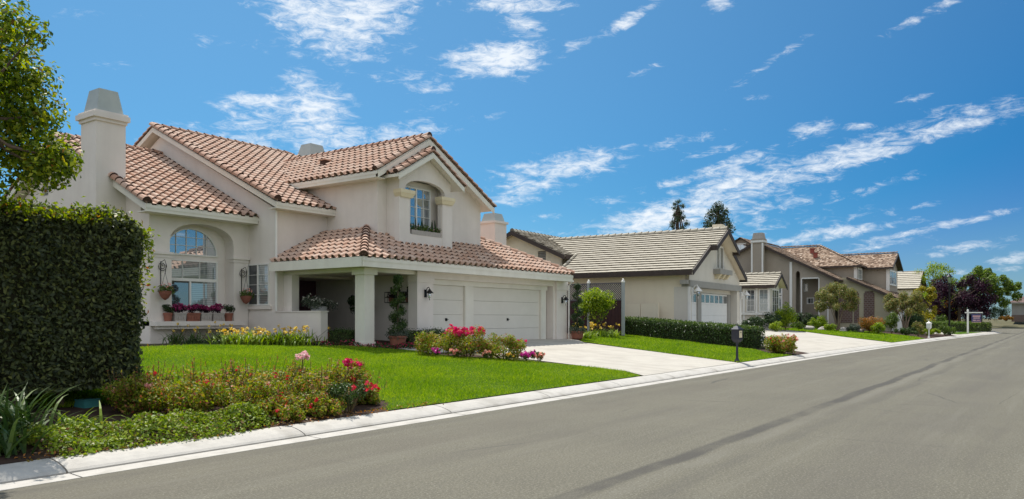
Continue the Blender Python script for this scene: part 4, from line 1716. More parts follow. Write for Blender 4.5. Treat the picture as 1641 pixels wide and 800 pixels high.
# dormer bay D
u, k = roof_up(.57, X)
rf.plane((18.50, 17.92, 6.42), Y, u, [[(0, 0), (.9, 0), (1.1, 1.77 * k), (0, 1.77 * k)]], 'barrel', TW, TL)
u, k = roof_up(.57, nX)
rf.plane((22.04, 17.92, 6.42), Y, u, [[(0, 0), (.7, 0), (1.1, 1.77 * k), (0, 1.77 * k)]], 'barrel', TW, TL)
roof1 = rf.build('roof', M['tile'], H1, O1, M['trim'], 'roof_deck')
ridge_lines([
    ((16.05, 16.93, 3.48), (18.5, 19.38, 4.71)),
    ((28.15, 16.93, 3.48), (24.2, 20.88, 5.46)),
    ((16.02, 28.5, 9.02), (22.5, 28.5, 9.02)),
    ((12.4, 28.4, 7.96), (16.3, 28.4, 7.96)),
    ((20.65, 18.4, 8.12), (20.65, 26.5, 8.12)),
    ((20.27, 17.88, 7.48), (20.27, 18.9, 7.48), .11, .34),
    ((12.33, 22.30, 5.10), (12.33, 28.4, 7.99), .13, .36),
    ((12.40, 34.50, 5.06), (12.40, 28.4, 7.95), .105, .34),
    ((15.98, 20.90, 5.50), (15.98, 28.5, 9.04), .13, .36),
    ((16.05, 36.1, 5.46), (16.05, 28.5, 9.0), .105, .34),
    ((18.02, 18.46, 6.53), (20.65, 18.46, 8.1), .105, .34),
    ((24.57, 18.46, 6.03), (20.65, 18.46, 8.1), .105, .34),
    ((18.48, 17.95, 6.45), (20.27, 17.95, 7.47), .095, .34),
    ((22.06, 17.95, 6.45), (20.27, 17.95, 7.47), .095, .34),
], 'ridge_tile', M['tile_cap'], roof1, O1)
m = MB()
m.box(19.25, 19.50, 22.4, 22.65, 7.0, 7.52)
m.box(19.20, 19.55, 22.35, 22.70, 7.52, 7.56)
p1(m, 'roof_vent', M['tile_cap'], roof1)
ch = MB()
ch.box(28.40, 29.30, 21.3, 22.2, .3, 6.02)
ch.box(28.33, 29.37, 21.23, 22.27, 6.02, 6.12)
c2 = p1(ch, 'chimney', M['stucco'])
c2['label'] = 'chimney on the far side beyond the garage'
sh = MB()
sh.hexa([(28.45, 21.35, 6.12), (29.25, 21.35, 6.12), (29.25, 22.15, 6.12), (28.45, 22.15, 6.12), (28.55, 21.45, 6.50), (29.15, 21.45, 6.50), (29.15, 22.05, 6.50), (28.55, 22.05, 6.50)])
p1(sh, 'shroud', M['shroud'], c2)
ch = MB()
ch.box(24.55, 25.5, 29.6, 30.5, 7.4, 9.5)
c3 = p1(ch, 'chimney', M['stucco'])
c3['label'] = 'small chimney top behind the main ridge'
sh = MB()
sh.hexa([(24.5, 29.55, 9.5), (25.55, 29.55, 9.5), (25.55, 30.55, 9.5), (24.5, 30.55, 9.5), (24.66, 29.7, 10.12), (25.4, 29.7, 10.12), (25.4, 30.4, 10.12), (24.66, 30.4, 10.12)])
p1(sh, 'shroud', M['shroud'], c3)


# ------------------------------------------------------------------ fittings of the tiled house
def wall_lantern(x, y, z, label, n=nY, mat='black'):
    t = thing('wall_lantern', label, 'wall lantern', (x, y, z), math.atan2(n.y, n.x) + math.pi / 2, 'wall lanterns')
    m = MB()
    m.box(-.05, .05, -.03, 0, -.12, .14)
    m.tube([(0, -.03, .08), (0, -.10, .20), (0, -.17, .22), (0, -.20, .14)], .014, 6)
    m.tube([(0, -.03, -.06), (0, -.09, -.10), (0, -.06, .0)], .008, 6)
    m.build('bracket', M[mat], t)
    m = MB()
    m.lathe([(.02, .16), (.05, .12), (.13, .03), (.135, .015), (.0, .02)], (0, -.20, 0), 14)
    m.build('shade', M[mat], t, smooth=False)
    m = MB()
    m.lathe([(.05, .02), (.06, -.06), (.045, -.14), (.0, -.15)], (0, -.20, 0), 10)
    m.build('glass', M['glass_blind'], t)
    m = MB()
    m.tube([(0, -.20, -.15), (0, -.20, -.22)], .01, 6)
    m.build('finial', M[mat], t)
    return t


wall_lantern(19.32, 17.43, 2.42, 'black iron wall lantern on the pier between porch and single garage door')
wall_lantern(28.02, 17.43, 2.36, 'black iron wall lantern on the pier at the far end of the garage')


def hanging_basket(x, y, z, label):
    t = thing('hanging_basket', label, 'hanging basket', (x, y, z), 0, 'baskets beside the arched window')
    m = MB()   # scroll bracket
    m.tube([(0, -.01, -.05), (0, -.01, .95)], .012, 6)
    sp = []
    for i in range(22):
        a = i / 21 * 4.2 * math.pi
        r = .03 + .011 * i * .55
        sp.append((r * math.cos(a) + .04, -.02, .80 + r * math.sin(a)))
    m.tube(sp, .010, 5)
    m.tube([(0, -.01, .92), (.05, -.15, 1.0), (.04, -.25, .85), (.0, -.26, .55)], .010, 5)
    for dx in (-.15, .15):
        m.tube([(0, -.26, .60), (dx, -.26, .02)], .006, 4)
    m.build('bracket', M['black'], t)
    m = MB()
    m.lathe([(.02, -.26), (.10, -.20), (.17, -.08), (.20, .02), (.0, .03)], (0, -.26, 0), 16)
    m.build('basket', M['terracotta'], t)
    n = 420
    C, Nn = clump_points([(0, -.26, .10, .16), (-.14, -.28, .08, .13), (.15, -.28, .07, .13), (.05, -.36, .05, .12), (.22, -.3, .0, .09)], n)
    np_mesh('foliage', leaf_verts(C, Nn, .06, .5), 4, rng.random(n), M['midleaf'], t)
    blossoms(t, [(0, -.28, .12, .18), (.1, -.3, .08, .15)], M['pink'], 14, .03, 6, zmin=-1)
    return t


hanging_basket(13.08, 22.84, 2.42, 'terracotta hanging basket on a black scroll bracket left of the arched window')
hanging_basket(15.98, 22.84, 2.34, 'terracotta hanging basket on a black scroll bracket right of the arched window')


def sill_pot(x, w, mat, label, leafm, flm, box=False, n=420, hh=.27, name='flower_pot'):
    t = thing(name, label, 'flower pot', (x, 22.75, 1.50), 0, 'pots on the window shelf')
    m = MB()
    if box:
        m.hexa([(-w * .46, -.12, 0), (w * .46, -.12, 0), (w * .46, .12, 0), (-w * .46, .12, 0), (-w * .5, -.14, hh * .85), (w * .5, -.14, hh * .85), (w * .5, .14, hh * .85), (-w * .5, .14, hh * .85)])
        m.box(-w * .5 - .012, w * .5 + .012, -.152, .152, hh * .85, hh)
        for k in range(4):
            m.box(-w * .40 + k * w * .21, -w * .40 + k * w * .21 + w * .14, -.146, -.13, hh * .25, hh * .6)
    else:
        m.lathe([(w * .36, 0), (w * .46, hh * .75), (w * .5, hh * .76), (w * .5, hh), (w * .42, hh), (0, hh - .02)], (0, 0, 0), 18)
    m.build('pot', M[mat], t)
    cl = [(random.uniform(-w * .35, w * .35), random.uniform(-.08, .08), hh + random.uniform(.06, .2), .11) for _ in range(6)]
    C, Nn = clump_points(cl, n)
    np_mesh('foliage', leaf_verts(C, Nn, .06, .5), 4, rng.random(n), M[leafm], t)
    if flm:
        blossoms(t, cl, M[flm], 120, .038, 6, zmin=.2)
    return t


sill_pot(13.27, .28, 'terracotta', 'small terracotta pot of green leaves at the left end of the window shelf', 'darkleaf', None)
sill_pot(13.62, .40, 'stonepot', 'pale stone planter of purple flowers, second from the left on the window shelf', 'plumleaf', 'purple', True)
sill_pot(14.07, .46, 'terracotta', 'wide terracotta pot of purple flowers between two pale planters on the shelf', 'plumleaf', 'purple', True)
sill_pot(14.53, .38, 'stonepot', 'pale stone planter of purple flowers in the middle of the window shelf', 'plumleaf', 'purple', True)
sill_pot(14.97, .40, 'stonepot', 'pinkish stone planter of purple flowers, second from the right on the window shelf', 'plumleaf', 'purple', True)
sill_pot(15.42, .30, 'terracotta', 'terracotta pot of dark green leaves at the right end of the window shelf', 'darkleaf', None)

# dormer window box
t = thing('window_box', 'row of mixed small plants on the ledge of the dormer window', 'window box', (19.5, 18.30, 4.50))
m = MB()
m.box(0, 1.5, -.1, .12, 0, .16)
m.build('trough', M['stonepot'], t)
cl = [(.05 + .15 * i, random.uniform(-.06, .06), .18 + random.uniform(0, .14), .12) for i in range(11)]
C, Nn = clump_points(cl, 700)
np_mesh('foliage', leaf_verts(C, Nn, .07, .4), 4, rng.random(700), M['midleaf'], t)
m = MB()
for i in range(14):
    bx = random.uniform(.05, 1.45)
    m.tube([(bx, 0, .15), (bx + random.uniform(-.05, .05), random.uniform(-.05, .05), random.uniform(.4, .62))], [.03, .008], 5)
m.build('stem', M['darkleaf'], t)
blossoms(t, cl, M['palepink'], 14, .025, 6, zmin=.5)


def spiral_topiary(x, y, label, potmat='terracotta', h=1.75, top=True, leafm='darkleaf', z=None):
    t = thing('spiral_topiary', label, 'topiary', (x, y, gz(x, y) if z is None else z), random.random() * 3, 'spiral topiaries in pots')
    m = MB()
    m.lathe([(.17, 0), (.23, .06), (.27, .30), (.30, .31), (.30, .37), (.25, .37), (0, .34)], (0, 0, 0), 18)
    m.build('pot', M[potmat], t)
    m = MB()
    m.tube([(0, 0, .3), (0, 0, h)], [.03, .015], 6)
    m.build('stem', M['bark'], t)
    pts = []
    for i in range(60):
        f = i / 59
        a = f * 3.3 * 2 * math.pi
        r = .16 * (1 - .35 * f)
        pts.append((r * 1.15 * math.cos(a), r * 1.15 * math.sin(a), .55 + f * (h - .75), .165 * (1 - .3 * f)))
    if top:
        pts += [(0, 0, h, .17)] * 8
    C, Nn = clump_points(pts, 3600, power=.35)
    np_mesh('foliage', leaf_verts(C, Nn, .06, .5), 4, rng.random(3600), M[leafm], t)
    cl = [(.25 * math.cos(k), .25 * math.sin(k), .42, .16) for k in np.arange(0, 6.28, .7)]
    C, Nn = clump_points(cl, 700)
    np_mesh('foliage', leaf_verts(C, Nn, .07, .4), 4, rng.random(700), M['greyleaf'], t)
    return t


spiral_topiary(17.62, 17.05, 'spiral topiary in a terracotta pot before the porch column', h=2.15, leafm='boxleaf')
spiral_topiary(28.62, 17.02, 'dark spiral topiary in a terracotta pot at the far corner of the garage', h=2.3)

# iron wall shelf in the porch
t = thing('wall_planter', 'black iron wall shelf with potted plants on the porch wall', 'wall planter', (19.68, 18.85, 2.15))
m = MB()
for zz in (0, .18, .36):
    m.bar((-.02, -.62, zz), (-.02, .62, zz), .025)
    m.bar((-.22, -.62, zz), (-.22, .62, zz), .025)
for yy in np.arange(-.62, .63, .155):
    m.bar((-.22, yy, 0), (-.22, yy, .36), .014)
for yy in (-.62, .62):
    for zz in (0, .36):
        m.bar((-.22, yy, zz), (0, yy, zz), .022)
for yy in (-.4, 0, .4):
    m.lathe([(.02, .36), (.05, .42), (.02, .48), (.05, .52), (0, .56)], (-.12, yy, 0), 8)
m.build('frame', M['black'], t)
m = MB()
for yy in (-.4, 0, .4):
    m.lathe([(.07, .02), (.1, .2), (0, .19)], (-.12, yy, 0), 12)
m.each('pot', M['terracotta'], t)
C, Nn = clump_points([(-.12, yy, .24, .12) for yy in (-.45, -.2, 0, .2, .45)], 400)
np_mesh('foliage', leaf_verts(C, Nn, .07, .5), 4, rng.random(400), M['plumleaf'], t)

# urn of white flowers on the low wall side of the porch
t = thing('planter_urn', 'pale urn of drooping white flowers behind the low porch wall', 'urn', (17.25, 20.35, .70))
m = MB()
m.lathe([(.2, 0), (.2, .08), (.09, .14), (.08, .7), (.24, 1.0), (.28, 1.28), (.24, 1.3), (0, 1.25)], (0, 0, 0), 18)
m.build('urn', M['urn'], t)
cl = [(random.uniform(-.45, .45), random.uniform(-.45, .45), 1.4 + random.uniform(-.1, .15), .2) for _ in range(11)]
C, Nn = clump_points(cl, 1500)
np_mesh('foliage', leaf_verts(C, Nn, .07, .4), 4, rng.random(1500), M['greyleaf'], t)
blossoms(t, cl, M['whitep'], 70, .03, 5, zmin=.3)
t = thing('potted_tree', 'round dark potted standard shrub beside the pink porch wall', 'potted shrub', (18.9, 20.3, .70))
m = MB()
m.lathe([(.17, 0), (.24, .36), (.27, .36), (.27, .42), (0, .4)], (0, 0, 0), 18)
m.build('pot', M['terracotta'], t)
m = MB()
m.tube([(0, 0, .38), (0, 0, 1.3)], .025, 6)
m.build('stem', M['bark'], t)
cl = shrub_clumps(.42, .42, .42, 9)
cl = [(a, b, c + .95, d) for a, b, c, d in cl]
C, Nn = clump_points(cl, 1500)
np_mesh('foliage', leaf_verts(C, Nn, .08, .5), 4, rng.random(1500), M['darkleaf'], t)
t = thing('porch_pot', 'dark red glazed pot with a plant on the porch floor', 'flower pot', (17.9, 20.9, .70))
m = MB()
m.lathe([(.16, 0), (.27, .2), (.25, .36), (.2, .42), (0, .4)], (0, 0, 0), 18)
m.build('pot', M['terracotta'], t)
C, Nn = clump_points(shrub_clumps(.28, .28, .22, 6, base=.4), 500)
np_mesh('foliage', leaf_verts(C, Nn, .08, .4), 4, rng.random(500), M['plumleaf'], t)


# ------------------------------------------------------------------ planting round the tiled house
hedge('front_hedge', 'low dark box hedge inside the porch opening between low wall and column', (16.75, 19.05), (16.75, 18.05), .5, .55, 2600, .05, M['boxleaf'], 'low hedges along the porch', z0=.68, z1=.68)
hedge('front_hedge', 'low dark box hedge running from the porch column to the single garage door', (17.95, 17.10), (19.75, 17.05), .5, .52, 3600, .05, M['boxleaf'], 'low hedges along the porch', z0=.68, z1=.68)


def scatter_cover(name, label, path, wid, n, leaf, mat, hmax, extra=None, cat='ground cover'):
    """low leafy cover along an (x, y) polyline: one object nobody could count"""
    P = np.array(path, float)
    seg = np.linalg.norm(np.diff(P, axis=0), axis=1)
    t = rng.random(n) * seg.sum()
    cs = np.concatenate([[0], np.cumsum(seg)])
    i = np.clip(np.searchsorted(cs, t) - 1, 0, len(seg) - 1)
    f = ((t - cs[i]) / seg[i])[:, None]
    C2 = P[i] * (1 - f) + P[i + 1] * f
    wv = np.interp(t, cs, wid) if hasattr(wid, '__len__') else wid
    d = P[i + 1] - P[i]
    d /= np.linalg.norm(d, axis=1, keepdims=True)
    q = rng.uniform(-1, 1, n)
    C2 = C2 + np.stack([-d[:, 1], d[:, 0]], 1) * (q * wv)[:, None] + rng.normal(0, .04, (n, 2))
    hh = hmax * (1 - np.abs(q) ** 2.5) * (.55 + .45 * np.sin(C2[:, 0] * 4.7) * np.sin(C2[:, 1] * 5.3 + 1)) + .03
    z = np.array([gz(a, b) for a, b in C2]) + hh * rng.random(n) ** .4
    C = np.column_stack([C2, z])
    N = rng.normal(size=(n, 3)) * .7 + np.array((0, 0, .8))
    o = np_mesh(name, leaf_verts(C, N, leaf, .65), 4, rng.random(n), mat)
    tag(o, label, cat, kind='stuff')
    return o


bedp = [(12.7, 20.9), (13.6, 20.2), (14.9, 19.5), (15.9, 18.9), (16.35, 18.2), (16.5, 17.3), (17.3, 16.75), (18.6, 16.65), (19.2, 16.5)]
scatter_cover('bedding_foliage', 'low leafy edging of red bedding flowers along the back of the near lawn', bedp, .30, 3600, .06, M['darkleaf'], .16)
scatter_cover('bedding_flowers', 'red and pink bedding flowers edging the house bed behind the near lawn', bedp[1:], .30, 900, .05, M['crimson'], .21, cat='flowers')

LILY = 'yellow day lilies by the arched window'
strap_plant('day_lily', 'yellow day lily clump in the sun nearest the arched window', 'day lily', 13.75, 20.0, 230, .58, .035, M['lilyleaf'], LILY, flowers=(M['yellow'], 22, .46, .06), spread=.26)
strap_plant('day_lily', 'yellow day lily clump in the middle of the sunny row', 'day lily', 14.30, 19.65, 230, .58, .035, M['lilyleaf'], LILY, flowers=(M['yellow'], 22, .46, .06), spread=.26)
strap_plant('day_lily', 'largest yellow day lily clump, in front of the low porch wall', 'day lily', 15.05, 19.15, 360, .66, .035, M['lilyleaf'], LILY, flowers=(M['yellow'], 28, .54, .06), spread=.34)
for (x, y) in ((12.85, 21.7), (13.3, 21.35), (13.95, 21.2)):
    strap_plant('day_lily', 'shaded day lily clump with few yellow flowers under the window shelf', 'day lily', x, y, 70, .6, .028, M['strap'], 'shaded day lilies under the shelf', flowers=(M['yellow'], 5, .62, .05))
RL = 'yellow day lilies by the lattice fence'
strap_plant('day_lily', 'day lily clump beside the far topiary pot, apricot flowers', 'day lily', 29.6, 17.15, 120, .62, .03, M['lilyleaf'], RL, flowers=(M['yellow'], 9, .66, .07), spread=.2)
strap_plant('day_lily', 'day lily clump under the citrus bush, apricot flowers', 'day lily', 31.2, 17.6, 150, .62, .03, M['lilyleaf'], RL, flowers=(M['yellow'], 10, .66, .07), spread=.28)
strap_plant('day_lily', 'day lily clump at the foot of the fence gate', 'day lily', 32.4, 17.5, 130, .6, .03, M['lilyleaf'], RL, flowers=(M['yellow'], 5, .6, .07), spread=.25)
strap_plant('day_lily', 'small day lily clump at the white fence post', 'day lily', 33.4, 18.0, 70, .5, .03, M['lilyleaf'], RL, flowers=(M['yellow'], 5, .55, .07), spread=.15)

# rose bed beside the drive
RG = 'rose bushes beside the garage drive'
shrub('rose_bush', 'olive rose bush without blooms at the left of the drive bed', 'rose bush', 16.65, 14.75, .78, .78, .42, 4200, .06, M['roseleaf'], RG, k=34, stems=6, base=-.1)
shrub('rose_bush', 'tall rose bush crowned with crimson blooms beside the drive', 'rose bush', 17.15, 13.85, .85, .85, .52, 5200, .06, M['roseleaf'], RG, k=36, stems=6, base=-.1, flowers=[(M['crimson'], 60, .085, 9, .72)])
shrub('rose_bush', 'wide rose bush with orange young leaves nearest the drive', 'rose bush', 17.75, 13.0, .88, .88, .44, 5200, .06, M['roseleaf'], RG, k=36, stems=6, base=-.1, flowers=[(M['crimson'], 5, .06, 8, .5)])
BG = 'bedding clumps at the foot of the drive roses'
for (x, y, fm, lb, nf, r_) in ((16.15, 14.15, 'magenta', 'magenta bedding clump at the left end of the rose bed', 14, .22), (16.5, 13.75, 'pink', 'salmon pink bedding clump before the left rose bush', 26, .26),
                               (17.05, 13.1, 'pink', 'small salmon bedding clump before the crimson rose bush', 14, .18), (17.55, 13.3, 'magenta', 'magenta blooms tucked between the two larger rose bushes', 14, .22),
                               (17.75, 12.25, 'magenta', 'wide magenta bedding clump before the nearest rose bush', 34, .32), (18.12, 12.0, 'pink', 'salmon bedding clump beside the drive', 22, .24),
                               (18.3, 12.35, 'magenta', 'magenta bedding clump at the edge of the concrete drive', 14, .2), (17.35, 12.55, 'yellow', 'small yellow bedding clump among the magenta ones', 10, .16)):
    shrub('bedding_plant', lb, 'bedding plant', x, y, r_, r_, .14, 420, .05, M['midleaf'], BG, k=6, stems=0, flowers=[(M[fm], nf, .05, 8, .35)])

# rose bed along the kerb, in front of the tall hedge
KB = 'loose roses along the kerb'
lab = 'loose rose shrub with reddish young shoots in the kerbside bed'
for i, (x, d, r_, h_) in enumerate(((5.75, 2.35, .42, .34), (6.25, 1.75, .45, .34), (6.75, 2.35, .45, .36), (6.95, 1.35, .45, .34), (7.45, 1.95, .48, .38), (7.9, 1.3, .45, .36), (8.3, 2.15, .42, .36), (6.2, 2.75, .4, .33), (7.5, 2.65, .42, .33), (8.75, 1.75, .42, .34), (7.0, .85, .36, .24), (7.65, .85, .36, .24), (8.95, 1.2, .30, .22))):
    y = yk(x) + d
    s_ = shrub('rose_shrub', lab, 'rose shrub', x, y, r_ * 1.4, r_ * 1.4, h_ * .95, 4600, .05, M['roseleaf'], KB, k=46, stems=8, r=(.3, .5), base=-.1, flowers=[(M['red'] if i % 3 else M['pink'], 6, .042, 8, .35)])
    mm = MB()
    pts = []
    for k in range(11):
        a, q = random.uniform(0, 6.28), random.uniform(0, r_ * 1.2)
        p = (q * math.cos(a), q * math.sin(a), .3)
        e = (p[0] * 1.3 + random.uniform(-.06, .06), p[1] * 1.3 + random.uniform(-.06, .06), h_ * 1.78 + random.uniform(-.06, .12))
        mm.tube([p, ((p[0] + e[0]) / 2, (p[1] + e[1]) / 2, e[2] * .7), e], [.006, .005, .003], 4)
        pts += [(e[0], e[1], e[2] - .03 * j) for j in range(4)]
    mm.build('foliage_stem', M['stem'], s_)
    C = np.array(pts)
    np_mesh('foliage', leaf_verts(C, unit(len(C)), .045, .4), 4, np.clip(.7 + .3 * rng.random(len(C)), 0, 1), M['roseleaf'], s_)
s_ = shrub('rose_shrub', 'rose shrub carrying the big cluster of crimson blooms, right end of the kerbside bed', 'rose shrub', 8.72, yk(8.7) + 1.15, .48, .48, .36, 2400, .042, M['roseleaf'], KB, k=20, stems=8, r=(.25, .5))
blossoms(s_, [(-.05, 0, .66, .12), (.05, .05, .58, .1)], M['crimson'], 26, .05, 9, zmin=-1)
blossoms(s_, [(.1, -.3, .25, .12), (-.2, -.1, .4, .1)], M['red'], 8, .045, 9, zmin=-1)
s_ = shrub('rose_shrub', 'low dark rose shrub at the kerb below the crimson cluster', 'rose shrub', 8.2, yk(8.2) + .72, .42, .42, .25, 1800, .04, M['boxleaf'], KB, k=14, stems=6, flowers=[(M['red'], 4, .045, 8, .3)])
s_ = shrub('rose_shrub', 'rose shrub with one tall stem of pale pink blooms', 'rose shrub', 8.35, yk(8.35) + 2.05, .36, .36, .30, 1500, .042, M['roseleaf'], KB, k=14, stems=6)
mm = MB()
mm.tube([(0, 0, .2), (.03, 0, .5), (.05, 0, .70)], [.012, .009, .006], 5)
mm.build('foliage_stem', M['stem'], s_)
blossoms(s_, [(.05, 0, .70, .09)], M['palepink'], 16, .045, 8, zmin=-1)
scatter_cover('ground_cover', 'creeping green ground cover spilling over the kerb in front of the hedge', [(3.75, 9.05), (4.4, 9.2), (5.2, 9.15), (6.0, 9.1), (6.7, 9.15)], [.42, .55, .55, .5, .3], 9000, .05, M['coverleaf'], .30)
scatter_cover('leaf_litter', 'dry fallen leaves and sparse weeds on the soil of the kerbside bed', [(3.5, 8.75), (5, 8.7), (6.5, 8.75), (8.9, 8.78), (10, 8.78)], .09, 420, .04, M['orangeleaf'], .02, cat='leaf litter')
strap_plant('strappy_plant', 'small bright strap leaved plant at the foot of the tall hedge', 'strappy plant', 4.55, 9.85, 34, .46, .035, M['lilyleaf'], 'strap leaved plants by the kerb', z=.20)
for (x, y, n_, h_, lb) in ((3.45, 9.15, 70, .75, 'dark strap leaved plant in the shade, nearest the kerb at the left edge'), (3.35, 9.85, 90, 1.0, 'tall dark strap leaved plant behind it, under the hedge at the left edge'), (3.85, 9.75, 80, .85, 'dark strap leaved plant right of the other two, under the hedge')):
    strap_plant('strappy_plant', lb, 'strappy plant', x, y, n_, h_, .04, M['strap'], 'strap leaved plants by the kerb', lean=.75)

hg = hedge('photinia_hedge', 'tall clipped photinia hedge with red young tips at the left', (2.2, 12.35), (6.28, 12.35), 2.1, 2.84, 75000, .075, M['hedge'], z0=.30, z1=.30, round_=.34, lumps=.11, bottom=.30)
nn_ = 14000
C = np.stack([rng.uniform(.1, 4.0, nn_), rng.uniform(-1.08, 1.1, nn_), 2.77 + rng.normal(0, .05, nn_) + rng.exponential(.035, nn_)], 1)
C[:, 2] -= .5 * np.maximum(0, C[:, 0] - 3.75) + .35 * np.maximum(0, -C[:, 1] - .85)
q = rng.random(nn_) < .16
C[q, 0] = 4.10 + rng.normal(0, .05, q.sum())
C[q, 2] = 2.70 - np.abs(rng.normal(0, .55, q.sum()))
C[:, 2] += .06 * np.sin(C[:, 0] * 5) * np.sin(C[:, 1] * 4 + 1)
np_mesh('sunlit_growth', leaf_verts(C, rng.normal(size=(nn_, 3)) + np.array((.2, -.1, .6)), .075, .45), 4, rng.random(nn_), M['litnewleaf'], hg)  # young tips whose lime colour also paints sunlight on top and end
m = MB()
for (bx, by) in ((1.2, -.75), (2.3, -.8), (3.0, -.6), (3.75, -.7), (3.4, .3), (2.0, .2)):
    m.tube([(bx, by, -.1), (bx + .05, by + .05, .5), (bx - .05, by + .1, 1.2)], [.06, .045, .03], 7)
m.each('stem', M['bark'], hg)
t = thing('utility_box', 'small teal utility box half hidden at the foot of the tall hedge', 'utility box', (5.5, 11.55, gz(5.5, 11.55)), .2)
m = MB()
m.hexa([(-.14, -.12, -.02), (.14, -.12, -.02), (.14, .12, -.02), (-.14, .12, -.02), (-.12, -.1, .10), (.12, -.1, .10), (.12, .1, .10), (-.12, .1, .10)])
m.build('body', M['teal'], t)
m = MB()
m.box(-.13, .13, -.11, .11, .101, .115)
m.build('lid', M['teal'], t)

# street tree over the hedge
cl = [(5.18, 13.38, 6.23, .45), (5.54, 13.38, 6.15, .30), (5.58, 14.53, 5.83, .6), (5.8, 14.23, 5.62, .55), (5.65, 14.45, 4.98, .75), (5.81, 13.87, 4.98, .5), (5.74, 14.32, 4.35, .7), (5.86, 13.46, 4.21, .48), (5.72, 13.48, 4.02, .42), (5.88, 13.12, 4.16, .34),
      (5.48, 15.54, 5.55, 1.0), (5.42, 15.63, 4.56, 1.0), (5.67, 14.76, 6.43, .5), (4.9, 14.6, 5.0, .9), (4.5, 14.0, 5.6, .9), (4.2, 14.8, 4.4, 1.0), (4.6, 14.2, 4.2, .7)]
TX, TY, TZ, kq = 3.55, 10.75, .25, .76
cl = [(x * kq - TX, y * kq - TY, 1.6 + (z - 1.6) * kq - TZ, r * kq) for x, y, z, r in cl]
tree('street_tree', 'leafy green tree rising over the tall hedge at the left edge', TX, TY, [([(0, 0, -.1), (.05, 0, 1.2), (.0, .05, 2.3), (.15, .1, 3.2), (.2, .1, 3.9)], [.12, .10, .085, .06, .03])], cl, 17000, .08, M['treeleaf'], M['bark'], z=TZ, power=.6, limb=.03)

# fence, gate, citrus bush between the two houses
fx = 34.0
t = thing('lattice_fence', 'dark red board fence topped by grey lattice between the two houses', 'fence', (fx, 17.55, .70))
m = MB()
for k in range(19):
    ya = .12 + k * .2
    m.box(.02, .045, ya, ya + .192, .05, 1.78)
m.build('board', M['redwood'], t)
m = MB()
for zz in (1.78, 2.60):
    m.box(.0, .07, .1, 4.0, zz, zz + .07)
st = .115
H_ = .75
for s_ in (-1, 1):
    k = -H_
    while k < 3.9:
        y0_, y1_ = k, k + H_
        a_, b_ = max(y0_, .1), min(y1_, 4.0)
        if b_ - a_ > .05:
            fa, fb = (a_ - y0_), (b_ - y0_)
            za, zb = (fa, fb) if s_ > 0 else (H_ - fa, H_ - fb)
            m.bar((.03 + s_ * .008, a_, 1.85 + za), (.03 + s_ * .008, b_, 1.85 + zb), .028)
        k += st
m.build('lattice', M['lattice'], t)
for yy in (0, 1.95, 3.95):
    m = MB()
    m.box(-.04, .10, yy - .0, yy + .12, -.1, 2.66)
    po = m.build('post', M['postgrey'], t)
    m = MB()
    m.lathe([(.09, 2.66), (.10, 2.72), (.04, 2.78), (.06, 2.82), (0, 2.86)], (.03, yy + .06, 0), 10)
    m.build('post_cap', M['white'], po)
shrub('citrus_bush', 'bright green citrus bush in front of the lattice fence', 'shrub', 32.0, 18.05, .95, .95, 1.10, 5200, .11, M['limeleaf'], k=26, stems=6, base=.3, r=(.3, .5))
t = thing('side_gate', 'low cream boarded gate against the side of the pale roofed house', 'gate', (36.7, 17.0, .6))
m = MB()
for (a_, b_) in ((0, .95), (.99, 1.9), (1.94, 2.9)):
    m.box(-.02, .03, a_, b_, .0, 1.75)
m.build('panel', M['stucco2'], t)
m = MB()
for a_ in (-.06, 2.92):
    m.box(-.05, .06, a_, a_ + .08, -.1, 1.80)
m.build('post', M['stucco2'], t)

# hedge, mailbox and rose in front of the second house
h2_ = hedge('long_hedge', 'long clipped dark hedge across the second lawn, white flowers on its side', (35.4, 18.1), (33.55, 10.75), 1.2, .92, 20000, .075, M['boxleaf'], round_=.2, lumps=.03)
nn_ = 2600
C = np.stack([rng.uniform(.1, 7.5, nn_), rng.uniform(-.55, .55, nn_), .92 + rng.normal(0, .035, nn_) - rng.uniform(0, 1, nn_) * 0], 1)
C[:, 2] += C[:, 0] * (-.46 / 7.6) - .02
np_mesh('sunlit_growth', leaf_verts(C, rng.normal(size=(nn_, 3)) + np.array((0, 0, .7)), .075, .5), 4, rng.random(nn_), M['midleaf'], h2_)  # lighter leaf colour painted in for the sunlit hedge top
pts = [(random.uniform(.3, 6.8), -.58, random.uniform(.15, .6)) for _ in range(9)] + [(random.uniform(4, 7), random.uniform(-.3, .3), .72) for _ in range(4)]
blossoms(h2_, [(0, 0, 0, 1)], M['whitep'], 1, .045, 6, centres=pts)
shrub('rose_bush', 'rose bush with coral blooms beside the second driveway', 'rose bush', 31.7, 9.25, 1.0, .8, .50, 4600, .085, M['roseleaf'], k=34, stems=8, base=-.12, flowers=[(M['red'], 10, .06, 8, .5), (M['pink'], 14, .08, 8, .4)])


